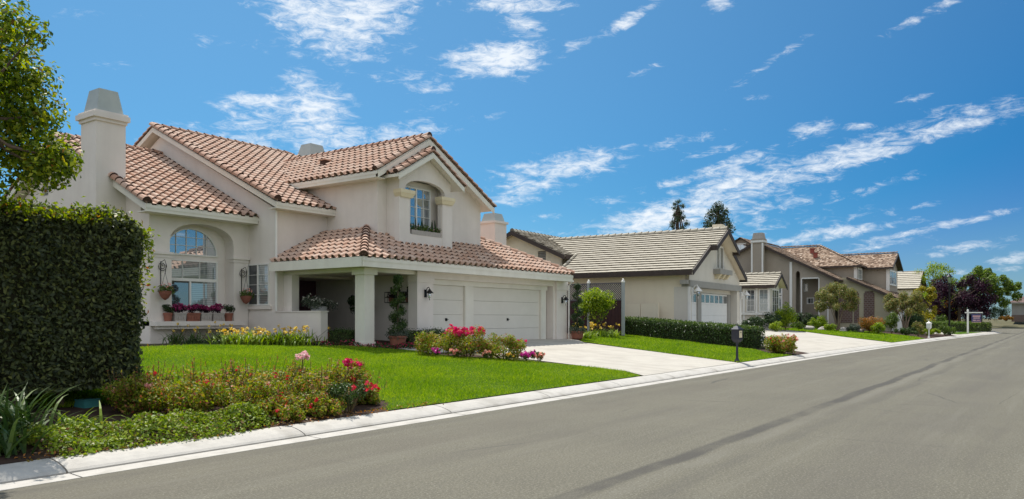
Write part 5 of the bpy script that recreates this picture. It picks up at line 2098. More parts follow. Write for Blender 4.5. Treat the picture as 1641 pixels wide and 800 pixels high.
def mailbox(x, y, z, rz_, mat, label, s=1.0, plate=True):
    t = thing('mailbox', label, 'mailbox', (x, y, z), rz_)
    m = MB()
    m.lathe([(.11, -.05), (.11, .04), (.075, .09), (.05, .16), (.045, .60), (.06, .63), (.09, .68), (0, .69)], (0, 0, 0), 12)
    m.build('post', mat, t)
    m = MB()
    m.hexa([(-.09, -.09, .66), (.09, -.09, .66), (.09, .09, .66), (-.09, .09, .66), (-.145, -.17, .76), (.145, -.17, .76), (.145, .17, .76), (-.145, .17, .76)])
    m.box(-.145, .145, -.17, .17, .76, 1.08)
    m.build('box', mat, t)
    m = MB()
    m.box(-.175, .175, -.20, .20, 1.08, 1.10)
    m.hexa([(-.17, -.19, 1.10), (.17, -.19, 1.10), (.17, .19, 1.10), (-.17, .19, 1.10), (-.03, -.04, 1.22), (.03, -.04, 1.22), (.03, .04, 1.22), (-.03, .04, 1.22)])
    m.lathe([(.025, 1.22), (.035, 1.25), (0, 1.29)], (0, 0, 0), 8)
    m.build('roof', mat, t)
    if plate:
        m = MB()
        m.box(-.09, .09, -.178, -.171, .82, 1.05)
        m.build('door_panel', M['corbel'], t)
        m = MB()
        m.box(-.05, .05, -.185, -.179, .98, .995)
        m.build('slot', M['black'], t)
    t.scale = (s * .82, s * .82, s)
    return t


mailbox(25.25, 8.82, .13, R(-18), M['mailbox'], 'charcoal pedestal mailbox with a tan door panel at the kerb')
mailbox(64.3, yk(64.3) + .62, .125, R(-18), M['white'], 'white pedestal mailbox at the kerb further along the street', plate=False)

# street lamp and sign
t = thing('street_lamp', 'black lantern style street lamp post on the verge', 'street lamp', (75.2, yk(75.2) + .95, .14))
m = MB()
m.lathe([(.16, -.05), (.16, .35), (.10, .5), (.075, .6), (.06, 4.3), (.09, 4.35), (.05, 4.45), (0, 4.46)], (0, 0, 0), 12)
m.build('post', M['black'], t)
m = MB()
m.lathe([(.11, 4.47), (.22, 4.95), (0, 4.96)], (0, 0, 0), 6)
m.build('glass', M['glass_blind'], t)
m = MB()
m.lathe([(.25, 4.965), (.25, 5.0), (.10, 5.15), (.03, 5.2), (.05, 5.25), (0, 5.32)], (0, 0, 0), 12)
for k in range(6):
    a = 2 * math.pi * (k + .5) / 6
    m.tube([(.115 * math.cos(a), .115 * math.sin(a), 4.46), (.225 * math.cos(a), .225 * math.sin(a), 4.97)], .014, 4)
m.build('lantern_frame', M['black'], t)
t = thing('yard_sign', 'white sale sign post with a hanging dark blue panel at the kerb', 'sign', (84.7, yk(84.7) + .95, .15), R(-58))
m = MB()
m.box(-.06, .06, -.06, .06, -.1, 2.2)
m.hexa([(-.08, -.08, 2.2), (.08, -.08, 2.2), (.08, .08, 2.2), (-.08, .08, 2.2), (-.01, -.01, 2.3), (.01, -.01, 2.3), (.01, .01, 2.3), (-.01, .01, 2.3)])
m.box(.062, 1.35, -.05, .05, 1.93, 2.03)
m.box(-.25, -.062, -.05, .05, 1.93, 2.03)
m.build('post', M['white'], t)
m = MB()
m.box(.35, 1.22, -.02, .02, 1.05, 1.85)
pn = m.build('panel', M['signblue'], t)
m = MB()
for (a_, b_, z0_, z1_) in ((.44, 1.13, 1.58, 1.70), (.50, 1.08, 1.42, 1.50), (.44, .75, 1.22, 1.29), (.80, 1.13, 1.22, 1.29)):
    m.box(a_, b_, -.026, -.0205, z0_, z1_)
m.box(.35, 1.22, -.026, -.0205, 1.05, 1.10)
m.build('lettering', M['palepink'], pn)
m = MB()
for xx in (.45, 1.12):
    m.tube([(xx, 0, 1.85), (xx, 0, 1.93)], .012, 5)
m.build('hanger', M['black'], t)

# ------------------------------------------------------------------ second house
O2 = (37.2, 15.5, .62)
H2 = thing('pale_house', 'single storey cream house with a pale flat tile roof and dark brown fascias', 'house', O2, R(2.5))
c25, s25 = math.cos(R(2.5)), math.sin(R(2.5))
m = MB()
m.slab([(.8, -.3), (14, -.3), (14, 3.4), (.8, 3.4)], [], (0, 0, 0), Y, Z, nX, .22)
m.box(.0, .22, 0, .8, 2.6, 3.4)
p = lambda mb, nm, mt, pr=None: mb.build(nm, mt, pr or H2)
p(m, 'side_wall', M['stucco2'])
m = MB()
m.slab([(0, 2.93), (8.6, 2.93), (8.6, 3.3), (4.20, 5.64), (0, 3.3)], [[(4.3, 3.80), (5.4, 3.80), (5.4, 4.95), (4.3, 4.95)]], (0, -.02, 0), X, Z, nY, .22)
p(m, 'gable_wall', M['stucco2f'])
m = MB()
m.box(0, .42, .002, .8, -.3, 2.6)
m.box(8.2, 8.8, 0, .8, -.3, 2.6)
m.box(.23, 8.8, .4, .62, 2.38, 2.93)
m.box(8.6, 8.8, .8, 12, -.3, 3.2)
m.each('garage_wall', M['stucco2f'], H2)
m = MB()
m.box(-.02, 8.85, -.08, .39, 2.60, 2.925)
p(m, 'garage_beam', M['greytrim'])
m = MB()
m.box(8.70, 8.86, -.06, .05, -.2, 2.6)
m.box(-.04, .10, -.06, .05, -.2, 2.6)
m.each('corner_trim', M['white'], H2)
m = MB()
m.box(-.35, 0, -.02, .35, 2.72, 2.93)
p(m, 'beam_end', M['greytrim'])
m = MB()
for (a_, b_) in ((.42, .62), (2.42, 2.98), (7.72, 8.2)):
    m.box(a_, b_, .38, .6, -.1, 2.378)
m.each('door_trim', M['greytrim'], H2)
for (a_, b_, nw) in ((.62, 2.42, 3), (2.98, 7.72, 6)):
    m = MB()
    for k in range(4):
        z0_, z1_ = -.1 + k * .615, -.1 + (k + 1) * .615
        m.box(a_ + .004, b_ - .004, .46, .52, z0_ + .003, z1_ - .003)
    gd = p(m, 'garage_door', M['white'])
    pw = (b_ - a_) / nw
    m = MB()
    for k in range(nw):
        m.box(a_ + k * pw + .1, a_ + (k + 1) * pw - .1, .445, .458, 1.85, 2.27)
    m.each('door_window', M['glass_dark'], gd)
# vent window, shelf and corbels
m = MB()
m.box(4.30, 5.40, .04, .14, 3.80, 4.95)
m.box(4.22, 4.30, -.06, .1, 3.74, 5.02)
m.box(5.40, 5.48, -.06, .1, 3.74, 5.02)
m.box(4.78, 4.92, -.05, .1, 3.80, 4.95)
m.box(4.22, 5.48, -.06, .1, 4.95, 5.05)
fr = p(m, 'gable_window', M['white'])
m = MB()
for (a_, b_) in ((4.34, 4.76), (4.94, 5.36)):
    for k in range(14):
        m.box(a_, b_, -.02, .035, 3.84 + k * .078, 3.84 + k * .078 + .055)
m.build('shutter', M['greyleaf'] if False else M['greytrim'], fr)
m = MB()
m.box(3.75, 5.95, -.42, -.02, 3.42, 3.70)
sb = p(m, 'window_shelf', M['greytrim'])
m = MB()
for a_ in (4.1, 4.85, 5.6):
    m.hexa([(a_ - .1, -.2, 3.18), (a_ + .1, -.2, 3.18), (a_ + .1, -.02, 3.18), (a_ - .1, -.02, 3.18), (a_ - .14, -.38, 3.42), (a_ + .14, -.38, 3.42), (a_ + .14, -.02, 3.42), (a_ - .14, -.02, 3.42)])
m.each('corbel', M['corbel'], sb)
# rear wing of the same house, gable to the left
m = MB()
m.slab([(8.1, -.3), (14.4, -.3), (14.4, 4.7), (11.3, 6.05), (8.1, 4.62)], [[(9.2, 4.3), (9.75, 4.3), (9.75, 4.95), (9.2, 4.95)]], (1.2, 0, 0), Y, Z, nX, .22)
m.box(1.2, 8.6, 8.1, 8.3, 2.9, 4.6)
p(m, 'wing_wall', M['stucco2'])
m = MB()
for k in range(6):
    m.box(1.24, 1.3, 9.2, 9.75, 4.32 + k * .105, 4.32 + k * .105 + .07)
p(m, 'gable_vent', M['greytrim'])
# bay wing further along, towards the street
m = MB()
m.slab([(.95, -.3), (7, -.3), (7, 3.35), (.95, 3.35)], [], (19.3, 0, 0), Y, Z, nX, .2)
m.slab([(19.5, -.3), (22.0, -.3), (22.0, 3.35), (20.7, 4.15), (19.5, 3.35)], [], (0, .95, 0), X, Z, nY, .2)
m.box(8.8, 19.3, 6.8, 7, -.3, 3.3)
p(m, 'bay_wall', M['stucco2f'])
window(H2, (19.28, 2.62, 1.45), nY, nX, .62, 1.65, None, M['white'], M['glass_dark'], cols=2, rows=4, fw=.06)
window(H2, (19.28, 1.72, 1.45), nY, nX, .72, 1.65, None, M['white'], M['glass_blind'], cols=2, rows=3, fw=.06)
window(H2, (19.7, .93, 1.4), X, nY, 1.9, 1.7, None, M['white'], M['glass_dark'], cols=3, rows=3, fw=.06)
m = MB()
for yy in (.95, 1.82, 2.75, 3.6):
    m.box(19.2, 19.3, yy, yy + .14, -.2, 3.3)
m.box(19.15, 19.3, .9, 4.2, 1.22, 1.40)
m.each('bay_trim', M['white'], H2)
rf = Roof()
sl = .53
k = math.sqrt(1 + sl * sl)
uL, uR = (X + Z * sl) / k, (nX + Z * sl) / k
rf.plane((-.5, -.35, 3.41), Y, uL, [[(0, 0), (7.85, 0), (7.85, 4.70 * k), (0, 4.70 * k)], [(7.85, 2.35 * k), (16, 2.35 * k), (16, 4.70 * k), (7.85, 4.70 * k)], [(-.35, 2.75 * k), (0, 2.75 * k), (0, 4.70 * k), (-.35, 4.70 * k)]], 'flat', .6, .31)
rf.plane((8.9, -.35, 3.41), Y, uR, [[(0, 0), (16, 0), (16, 4.70 * k), (0, 4.70 * k)], [(-.35, 2.75 * k), (0, 2.75 * k), (0, 4.70 * k), (-.35, 4.70 * k)]], 'flat', .6, .31)
s3 = .44
k3 = math.sqrt(1 + s3 * s3)
rf.plane((.75, 7.65, 4.62), X, (Y + Z * s3) / k3, [[(0, 0), (4, 0), (7, 3.65 * k3), (0, 3.65 * k3)]], 'flat', .6, .31)
rf.plane((.75, 14.95, 4.62), X, (nY + Z * s3) / k3, [[(0, 0), (7, 0), (7, 3.65 * k3), (0, 3.65 * k3)]], 'flat', .6, .31)
s4 = .53
k4 = math.sqrt(1 + s4 * s4)
rf.plane((18.95, .5, 3.36), Y, (X + Z * s4) / k4, [[(0, 0), (6, 0), (6, 1.75 * k4), (0, 1.75 * k4)]], 'flat', .6, .31)
rf.plane((22.45, .5, 3.36), Y, (nX + Z * s4) / k4, [[(0, 0), (6, 0), (6, 1.75 * k4), (0, 1.75 * k4)]], 'flat', .6, .31)
rf.plane((9.0, 6.3, 3.36), X, (Y + Z * s4) / k4, [[(0, 0), (14, 0), (14, 4 * k4), (0, 4 * k4)]], 'flat', .6, .31)
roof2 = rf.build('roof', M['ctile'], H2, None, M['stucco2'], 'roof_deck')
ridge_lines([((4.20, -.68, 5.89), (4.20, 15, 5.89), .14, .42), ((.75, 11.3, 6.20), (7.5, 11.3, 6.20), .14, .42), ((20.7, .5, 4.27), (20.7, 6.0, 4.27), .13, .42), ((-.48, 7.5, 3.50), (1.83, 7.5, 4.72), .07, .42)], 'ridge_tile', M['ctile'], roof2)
m = MB()
m.plank((-.5, -.35, 3.42), (-.5, 7.5, 3.42), nX, .04, .26)
m.plank((8.9, -.35, 3.42), (8.9, 7.5, 3.42), X, .04, .26)
m.plank((-.5, -.37, 3.42), (2.3, -.37, 4.90), nY, .05, .27)
m.plank((8.9, -.37, 3.42), (6.1, -.37, 4.90), nY, .05, .27)
m.plank((2.2, -.72, 4.84), (4.20, -.72, 5.91), nY, .05, .27)
m.plank((6.2, -.72, 4.84), (4.20, -.72, 5.91), nY, .05, .27)
m.plank((2.25, -.70, 4.86), (2.25, -.35, 4.86), nX, .05, .27)
m.plank((6.15, -.70, 4.86), (6.15, -.35, 4.86), X, .05, .27)
m.plank((.72, 7.65, 4.60), (.72, 11.3, 6.22), nX, .05, .26)
m.plank((.72, 14.95, 4.60), (.72, 11.3, 6.22), nX, .05, .26)
m.plank((.75, 7.62, 4.62), (5.0, 7.62, 4.62), nY, .05, .24)
m.plank((18.93, .5, 3.36), (18.93, 6.5, 3.36), nX, .04, .2)
m.plank((18.95, .48, 3.36), (20.7, .48, 4.29), nY, .05, .24)
m.plank((22.45, .48, 3.36), (20.7, .48, 4.29), nY, .05, .24)
m.each('fascia', M['darkfascia'], H2)
m = MB()
m.box(5.6, 6.2, .1, .65, 4.6, 6.38)
p(m, 'chimney', M['stucco2'])
wx = lambda u, v: (O2[0] + u * c25 - v * s25, O2[1] + u * s25 + v * c25)
for (u_, lb) in ((.2, 'white wall lantern at the near corner of the pale roofed house'), (8.75, 'white wall lantern at the far corner of the pale roofed house garage')):
    x, y = wx(u_, -.10)
    lt = wall_lantern(x, y, 2.95, lb, nY, 'white')
    lt.scale = (1.6, 1.6, 1.6)

# ------------------------------------------------------------------ third house (taupe, shake roof)
O3 = (76, 18, .8)
H3 = thing('taupe_house', 'taupe house with a brown wood shake roof, tall chimney and entry facing the drive', 'house', O3)
p3 = lambda mb, nm, mt, pr=None: mb.build(nm, mt, pr or H3, O3)
m = MB()
arch3 = [(19.34, .9), (19.72, .9), (19.72, 5.6)] + [(19.53 + .19 * math.cos(math.pi * i / 8), 5.6 + .3 * math.sin(math.pi * i / 8)) for i in range(1, 8)] + [(19.34, 5.6)]
m.slab([(16.4, .3), (29.5, .3), (29.5, 5.6), (23.26, 8.68), (16.4, 5.15)], [[(20.97, 2.2), (21.62, 2.2), (21.62, 5.2), (20.97, 5.2)], arch3, [(17.72, .5), (19.15, .5), (19.15, 5.15), (17.72, 5.15)]], (72, 0, 0), Y, Z, nX, .3)
p3(m, 'gable_wall', M['taupe'])
m = MB()
m.slab([(17.0, .3), (20.2, .3), (20.2, 5.4), (17.0, 5.4)], [[(19.05, 4.05), (19.42, 4.05), (19.42, 4.8), (19.05, 4.8)], [(18.5, 2.9), (19.15, 2.9), (19.15, 3.5), (18.5, 3.5)]], (73.6, 0, 0), Y, Z, nX, .2)
m.box(72.3, 73.6, 17.5, 17.72, .3, 5.4)
p3(m, 'entry_wall', M['taupe'])
window(H3, (73.62, 19.42, 4.05), nY, nX, .37, .75, O3, M['white'], M['glass_dark'], fw=.06)
window(H3, (73.62, 19.15, 2.9), nY, nX, .65, .6, O3, M['white'], M['glass_dark'], cols=2, fw=.07)
window(H3, (72.02, 21.62, 2.2), nY, nX, .65, 1.45, O3, M['white'], M['glass_blind'], cols=2, rows=3, fw=.06)
window(H3, (72.02, 21.62, 3.72), nY, nX, .65, 1.48, O3, M['white'], M['glass_blue'], cols=2, rows=3, fw=.06)
m = MB()
m.box(71.9, 72.0, 20.02, 20.24, .5, 6.75)
m.box(71.92, 72.0, 19.15, 19.24, .5, 5.2)
m.box(71.92, 72.0, 17.63, 17.72, .5, 5.2)
m.box(71.92, 72.0, 17.724, 19.146, 5.15, 5.27)
m.box(71.92, 72.0, 20.9, 20.97, 2.1, 5.3)
m.box(71.92, 72.0, 21.62, 21.69, 2.1, 5.3)
m.box(71.92, 72.0, 16.86, 16.95, .5, 3.2)
m.each('corner_trim', M['white'], H3, O3, 1)
ch = MB()
ch.box(71.05, 72.0, 22.42, 23.42, .3, 8.55)
ch.box(70.98, 72.05, 22.35, 23.49, 8.55, 8.95)
c_ = p3(ch, 'chimney', M['taupe'])
m = MB()
m.box(70.98, 71.06, 22.36, 22.50, .3, 8.549)
m.box(70.98, 71.06, 23.34, 23.48, .3, 8.549)
m.box(70.95, 72.08, 22.32, 23.52, 8.62, 8.80)
m.each('trim', M['white'], c_, O3)
m = MB()
m.hexa([(71.05, 22.42, 8.95), (72, 22.42, 8.95), (72, 23.42, 8.95), (71.05, 23.42, 8.95), (71.15, 22.52, 9.52), (71.9, 22.52, 9.52), (71.9, 23.32, 9.52), (71.15, 23.32, 9.52)])
p3(m, 'shroud', M['stonepot'], c_)
m = MB()
m.box(76.1, 78.9, 15.41, 19.4, 1, 6.5)
m.box(78.9, 83.6, 15.42, 24, 1, 6.45)
m.each('upper_wall', M['taupe'], H3, O3, 1)
m = MB()
m.slab([(78.9, 1), (83.6, 1), (83.6, 6.4), (81.25, 7.65), (78.9, 6.4)], [], (0, 13.15, 0), X, Z, nY, .2)
m.slab([(13.35, 1), (15.41, 1), (15.41, 6.4), (13.35, 6.4)], [], (78.9, 0, 0), Y, Z, nX, .2)
p3(m, 'wing_wall', M['taupe'])
window(H3, (79.2, 13.13, 4.7), X, nY, 3.6, 1.45, O3, M['white'], M['glass_blue'], cols=4, rows=2, fw=.14, label='gable window with wide white surround')
window(H3, (76.5, 15.39, 5.1), X, nY, 1.9, 1.2, O3, M['white'], M['glass_blind'], cols=2, rows=2, fw=.16)
m = MB()
m.box(78.82, 78.9, 13.07, 13.35, 3, 6.38)
m.box(76.02, 76.1, 15.33, 15.6, 4.6, 6.45)
m.each('trim', M['white'], H3, O3)
m = MB()
m.slab([(11.8, .3), (16.3, .3), (16.3, 5.25), (15.6, 5.2), (11.8, 3.42)], [], (73, 0, 0), Y, Z, nX, .2)
m.slab([(73.2, .3), (83.5, .3), (83.5, 3.4), (73.2, 3.4)], [[(75, .5), (80, .5), (80, 2.7), (75, 2.7)]], (0, 11.8, 0), X, Z, nY, .2)
p3(m, 'low_wall', M['taupe_l'])
m = MB()
for (a_, b_) in ((13.3, 14.15), (14.55, 14.95), (15.08, 16.2)):
    m.box(72.94, 73.0, a_, b_, 1.2, 3.8)
    m.box(72.95, 73.0, a_ + .08, b_ - .08, 3.8, 3.95)
m.each('brick_panel', M['brick'], H3, O3, 2)
m = MB()
m.box(72.92, 73.0, 11.78, 11.98, .5, 3.4)
m.each('corner_trim', M['white'], H3, O3, 1)
m = MB()
m.box(75, 80, 11.85, 11.95, .5, 2.7)
p3(m, 'garage_door', M['white'])
rf = Roof()
def slope_plane(p0, e, axis, sl, loop, st='shake', W_=.18, L_=.28, dk=.1):
    k = math.sqrt(1 + sl * sl)
    rf.plane(p0, e, (Vector(axis) + Z * sl) / k, [[(a, b * k) for a, b in loop]], st, W_, L_, dk, jit=.014)
slope_plane((71.6, 15.85, 4.98), X, Y, .51, [(0, 0), (4.6, 0), (4.6, 7.41), (0, 7.41)])
slope_plane((76.2, 15.85, 4.98), X, Y, .51, [(0, 2.5), (3, 7.41), (0, 7.41)])
slope_plane((71.6, 30.6, 5.0), X, nY, .51, [(0, 0), (9, 0), (9, 7.34), (0, 7.34)])
slope_plane((75.65, 14.95, 6.45), Y, X, .66, [(0, 0), (3.9, 0), (8.3, 3.4), (4.35, 3.4)])
slope_plane((75.65, 14.95, 6.45), X, Y, .52, [(0, 0), (8.2, 0), (3.4, 4.35)])
slope_plane((78.45, 12.75, 6.35), Y, X, .53, [(0, 0), (5.6, 0), (5.6, 2.8), (0, 2.8)])
slope_plane((84.05, 12.75, 6.35), Y, nX, .53, [(0, 0), (5.6, 0), (5.6, 2.8), (0, 2.8)])
slope_plane((72.6, 11.4, 3.32), X, Y, .475, [(0, 0), (11, 0), (11, 4.1), (0, 4.1)])
roof3 = rf.build('roof', M['shake'], H3, O3, M['darkfascia'], 'roof_deck')
ridge_lines([((79.05, 19.3, 8.73), (79.05, 23.2, 8.76), .1, .3), ((75.65, 14.95, 6.50), (79.05, 19.3, 8.73), .09, .3), ((81.25, 12.75, 7.88), (81.25, 18.0, 7.88), .09, .3), ((71.6, 23.26, 8.82), (79.0, 23.26, 8.82), .09, .3)], 'ridge_cap', M['shake'], roof3, O3)
m = MB()
for (x, y, z) in ((77.8, 19.6, 7.9), (77.0, 19.1, 7.4)):
    m.box(x, x + .3, y, y + .34, z, z + .42)
    m.box(x - .06, x + .36, y - .06, y + .40, z + .42, z + .50)
m.each('roof_vent', M['rust'], roof3, O3, 2)
m = MB()
m.plank((71.58, 15.85, 4.97), (71.58, 23.26, 8.75), nX, .05, .22)
m.plank((71.58, 30.6, 4.97), (71.58, 23.26, 8.75), nX, .05, .22)
m.plank((72.58, 11.4, 3.3), (72.58, 15.5, 5.25), nX, .05, .2)
m.plank((75.63, 14.95, 6.45), (75.63, 19.0, 6.45), nX, .04, .16)
m.plank((78.43, 12.75, 6.35), (78.43, 15.4, 6.35), nX, .04, .16)
m.plank((78.45, 12.73, 6.33), (81.25, 12.73, 7.82), nY, .05, .22)
m.plank((84.05, 12.73, 6.33), (81.25, 12.73, 7.82), nY, .05, .22)
m.each('fascia', M['darkfascia'], H3, O3, 1)
# rear gabled upper storey of the same house
m = MB()
m.slab([(27.3, 5), (30.2, 5), (30.2, 9.7), (28.75, 10.55), (27.3, 9.5)], [], (83.5, 0, 0), Y, Z, nX, .2)
m.box(83.7, 90, 27.4, 30.1, 5, 9.4)
p3(m, 'dormer_wall', M['taupe'])
window(H3, (83.48, 29.4, 8.85), nY, nX, 1.25, 1.0, O3, M['white'], M['glass_blind'], cols=2, fw=.16)
rf = Roof()
slope_plane((83.1, 26.9, 9.35), X, Y, .62, [(0, 0), (7, 0), (7, 1.85), (0, 1.85)])
slope_plane((83.1, 30.6, 9.35), X, nY, .62, [(0, 0), (7, 0), (7, 1.85), (0, 1.85)])
slope_plane((80.0, 23.3, 8.6), X, Y, .2, [(0, 0), (9, 0), (9, 4), (0, 4)])
rf.build('dormer_roof', M['shake'], H3, O3, M['darkfascia'], 'roof_deck')

# ------------------------------------------------------------------ farther houses
t = thing('far_house', 'distant house with a pale tiled roof showing above the second crape myrtle', 'house', (113, 16, .8))
m = MB()
m.box(-2.6, 14, -.6, 8, -.3, 4.9)
m.build('wall', M['stucco2'], t)
rf = Roof()
kk = math.sqrt(1 + .5 * .5)
rf.plane((-3.0, -1.2, 4.6), Y, (X + Z * .62) / math.sqrt(1 + .62 * .62), [[(0, 0), (9, 0), (9, 4.6), (0, 4.6)]], 'flat', .6, .5)
rf.plane((4.9, -1.2, 4.6), Y, (nX + Z * .62) / math.sqrt(1 + .62 * .62), [[(0, 0), (9, 0), (9, 4.6), (0, 4.6)]], 'flat', .6, .5)
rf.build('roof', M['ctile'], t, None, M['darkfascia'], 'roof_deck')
m = MB()
m.slab([(-2.6, 0), (4.5, 0), (4.5, 4.7), (.95, 6.9), (-2.6, 4.7)], [], (0, -.62, 0), X, Z, nY, .15)
m.build('gable_wall', M['stucco2'], t)

t = thing('far_house', 'low grey house with a brown hip roof at the very end of the street', 'house', (155.6, 3.5, 1.3))
m = MB()
m.slab([(-9, -.3), (3.4, -.3), (3.4, 3.0), (-9, 3.0)], [[(.3, .9), (1.5, .9), (1.5, 2.5), (.3, 2.5)]], (0, 0, 0), Y, Z, nX, .2)
m.box(.2, 12, 3.2, 3.4, -.3, 3.0)
m.build('wall', M['greywall'], t)
m = MB()
m.box(-.10, -.01, -9, 3.42, -.3, .85)
m.build('brick_base', M['brick'], t)
window(t, (-.02, 1.5, .9), nY, nX, 1.2, 1.6, None, M['white'], M['glass_dark'], cols=2, fw=.1)
rf = Roof()
sl = .45
kk = math.sqrt(1 + sl * sl)
rf.plane((-.7, -9.7, 2.95), Y, (X + Z * sl) / kk, [[(0, 0), (13.8, 0), (7.6, 6.2 * kk), (6.2, 6.2 * kk)]], 'shake', .3, .3)
rf.plane((-.7, 4.1, 2.95), X, (nY + Z * sl) / kk, [[(0, 0), (12.4, 0), (6.2, 6.2 * kk)]], 'shake', .3, .3)
rf.build('roof', M['brownroof'], t, None, M['trim'], 'roof_deck')
m = MB()
m.plank((-.72, -9.7, 2.95), (-.72, 4.1, 2.95), nX, .04, .18)
m.build('fascia', M['greytrim'], t)

# ------------------------------------------------------------------ shrubs and trees along the street
SB_ = 'shrubs around the second drive and third lawn'
for (nm, lb, x, y, r_, h_, n_, lf, mt) in (
    ('shrub', 'dark green shrub below the bay windows of the pale house', 54.4, 17.8, .95, .52, 1800, .13, 'darkleaf'),
    ('shrub', 'dark shrub at the corner of the bay, behind the lime ball', 55.7, 16.9, .62, .62, 1300, .12, 'darkleaf'),
    ('shrub', 'small lime green ball shrub at the edge of the second drive', 54.3, 16.2, .46, .36, 1000, .09, 'limeleaf'),
    ('shrub', 'tall yellow green shrub in front of the bay gable', 57.1, 16.4, .74, .92, 2200, .12, 'limeleaf'),
    ('shrub', 'low olive mound at the back of the third lawn', 61.5, 16.6, .62, .33, 1000, .10, 'midleaf'),
    ('shrub', 'dark hedge like shrub under the entry of the taupe house', 69.5, 18.2, 1.3, .60, 1900, .13, 'darkleaf'),
    ('shrub', 'lime green shrub left of the first crape myrtle', 64.9, 15.9, .82, .55, 1700, .11, 'limeleaf'),
    ('shrub', 'low lime cushion at the foot of the first crape myrtle', 63.2, 14.8, .56, .30, 900, .10, 'limeleaf'),
    ('shrub', 'grey green cushion shrub right of the first crape myrtle', 64.4, 13.2, .62, .34, 1000, .10, 'greyleaf'),
    ('shrub', 'orange topped nandina shrub before the brick panels', 65.3, 12.2, .88, .70, 2000, .11, 'orangeleaf'),
    ('shrub', 'lime mound in front of the orange nandina', 64.2, 11.4, .62, .46, 1200, .10, 'limeleaf'),
    ('shrub', 'upright dark olive shrub left of the second crape myrtle', 67.2, 11.0, .60, .88, 1700, .11, 'midleaf'),
    ('shrub', 'low dark spreading shrub under the second crape myrtle', 65.9, 9.7, .95, .33, 1400, .11, 'boxleaf'),
    ('shrub', 'round topped bronze shrub left of the white mailbox', 66.6, 9.0, .42, .58, 1100, .09, 'myrtle'),
    ('shrub', 'low bright ground shrub at the foot of the street lamp', 68.8, 8.6, .85, .30, 1200, .10, 'limeleaf'),
    ('shrub', 'rounded green shrub right of the white mailbox', 72.6, 7.75, .75, .46, 1400, .10, 'midleaf'),
    ('shrub', 'dark shrub behind the street lamp', 80.6, 11.5, 1.1, .85, 1600, .15, 'darkleaf'),
    ('shrub', 'olive yellow shrub behind the long low hedge', 84.5, 11.0, 1.0, .85, 1400, .15, 'yellowleaf'),
    ('shrub', 'cream flowered dark shrub under the plum tree', 91.0, 10.0, 1.1, .75, 1400, .15, 'midleaf'),
    ('shrub', 'dusty green shrub at the street corner', 99.0, 8.0, 1.0, 1.05, 1700, .15, 'greyleaf'),
    ('shrub', 'low orange shrub in front of the last grey house', 149.5, 7.4, 1.3, .5, 900, .2, 'orangeleaf'),
    ('shrub', 'dark low shrub beside the orange one before the last grey house', 146.5, 8.6, 2.2, 1.2, 1600, .2, 'darkleaf'),
    ('shrub', 'dark bushes behind the second crape myrtle', 78.6, 11.6, 1.3, .9, 1600, .15, 'darkleaf')):
    shrub(nm, lb, 'shrub', x, y, r_ * 1.15, r_ * 1.15, h_ * 1.12, int(n_ * 1.5), lf, M[mt], SB_, k=22, stems=3, z=(1.1 if x > 142 else None), base=-.05)
hedge('low_hedge', 'long low clipped hedge in front of the plum tree', (82.5, 10.3), (97.2, 6.5), 1.0, .95, 5200, .15, M['midleaf'], round_=.2)
m = MB()
for k in range(7):
    bx, by = 63.2 + random.uniform(-1, 3.2), 16.4 - .62 * random.uniform(0, 4)
RK = 'boulders along the back of the third lawn'
for (x, y, r_, lb) in ((62.8, 16.2, .36, 'pale boulder right of the low olive mound'), (63.7, 15.4, .30, 'pale boulder between the lime shrub and the lime cushion'), (64.6, 14.0, .32, 'pale boulder beside the grey green cushion shrub'), (65.2, 12.9, .28, 'small boulder left of the orange nandina')):
    bm = bmesh.new()
    bmesh.ops.create_icosphere(bm, subdivisions=3, radius=1)
    for v in bm.verts:
        q = v.co
        f = 1 + .18 * math.sin(q.x * 3 + x) * math.sin(q.y * 2.6 + y) + .1 * math.sin(q.z * 5 + x * 2)
        v.co = Vector((q.x * r_ * 1.4 * f, q.y * r_ * f, q.z * r_ * .7 * f))
    me = bpy.data.meshes.new('boulder')
    bm.to_mesh(me)
    bm.free()
    me.materials.append(M['stonepot'])
    o = bpy.data.objects.new('boulder', me)
    COL.objects.link(o)
    o.location = (x, y, gz(x, y) + r_ * .3)
    tag(o, lb, 'boulder', RK)


def myrtle(x, y, lb, h, r_):
    tr = []
    cl = []
    for k in range(7):
        a = k * .9 + random.uniform(-.2, .2)
        tr.append(([(.08 * math.cos(a), .08 * math.sin(a), -.05), (.22 * math.cos(a), .22 * math.sin(a), .9), (.55 * math.cos(a), .55 * math.sin(a), 1.9)], [.05, .04, .025]))
    for k in range(26):
        a = random.uniform(0, 6.28)
        q = math.sqrt(random.random()) * r_ * .85
        top = h * (1 - .22 * (q / r_) ** 2)
        cl.append((q * math.cos(a), q * math.sin(a), random.uniform(1.5 + .25 * q, top - .25), random.uniform(.28, .5)))
    return tree('crape_myrtle', lb, x, y, tr, cl, 12000, .12, M['myrtle'], M['palebark'], 'crape myrtles before the taupe house', power=.6, limb=.025, droop=np.array((0, 0, .9)))


myrtle(65.7, 14.7, 'crape myrtle standing before the entry of the taupe house', 3.95, 1.75)
myrtle(71.2, 10.6, 'crape myrtle right of the taupe house, near the street lamp', 3.95, 1.65)

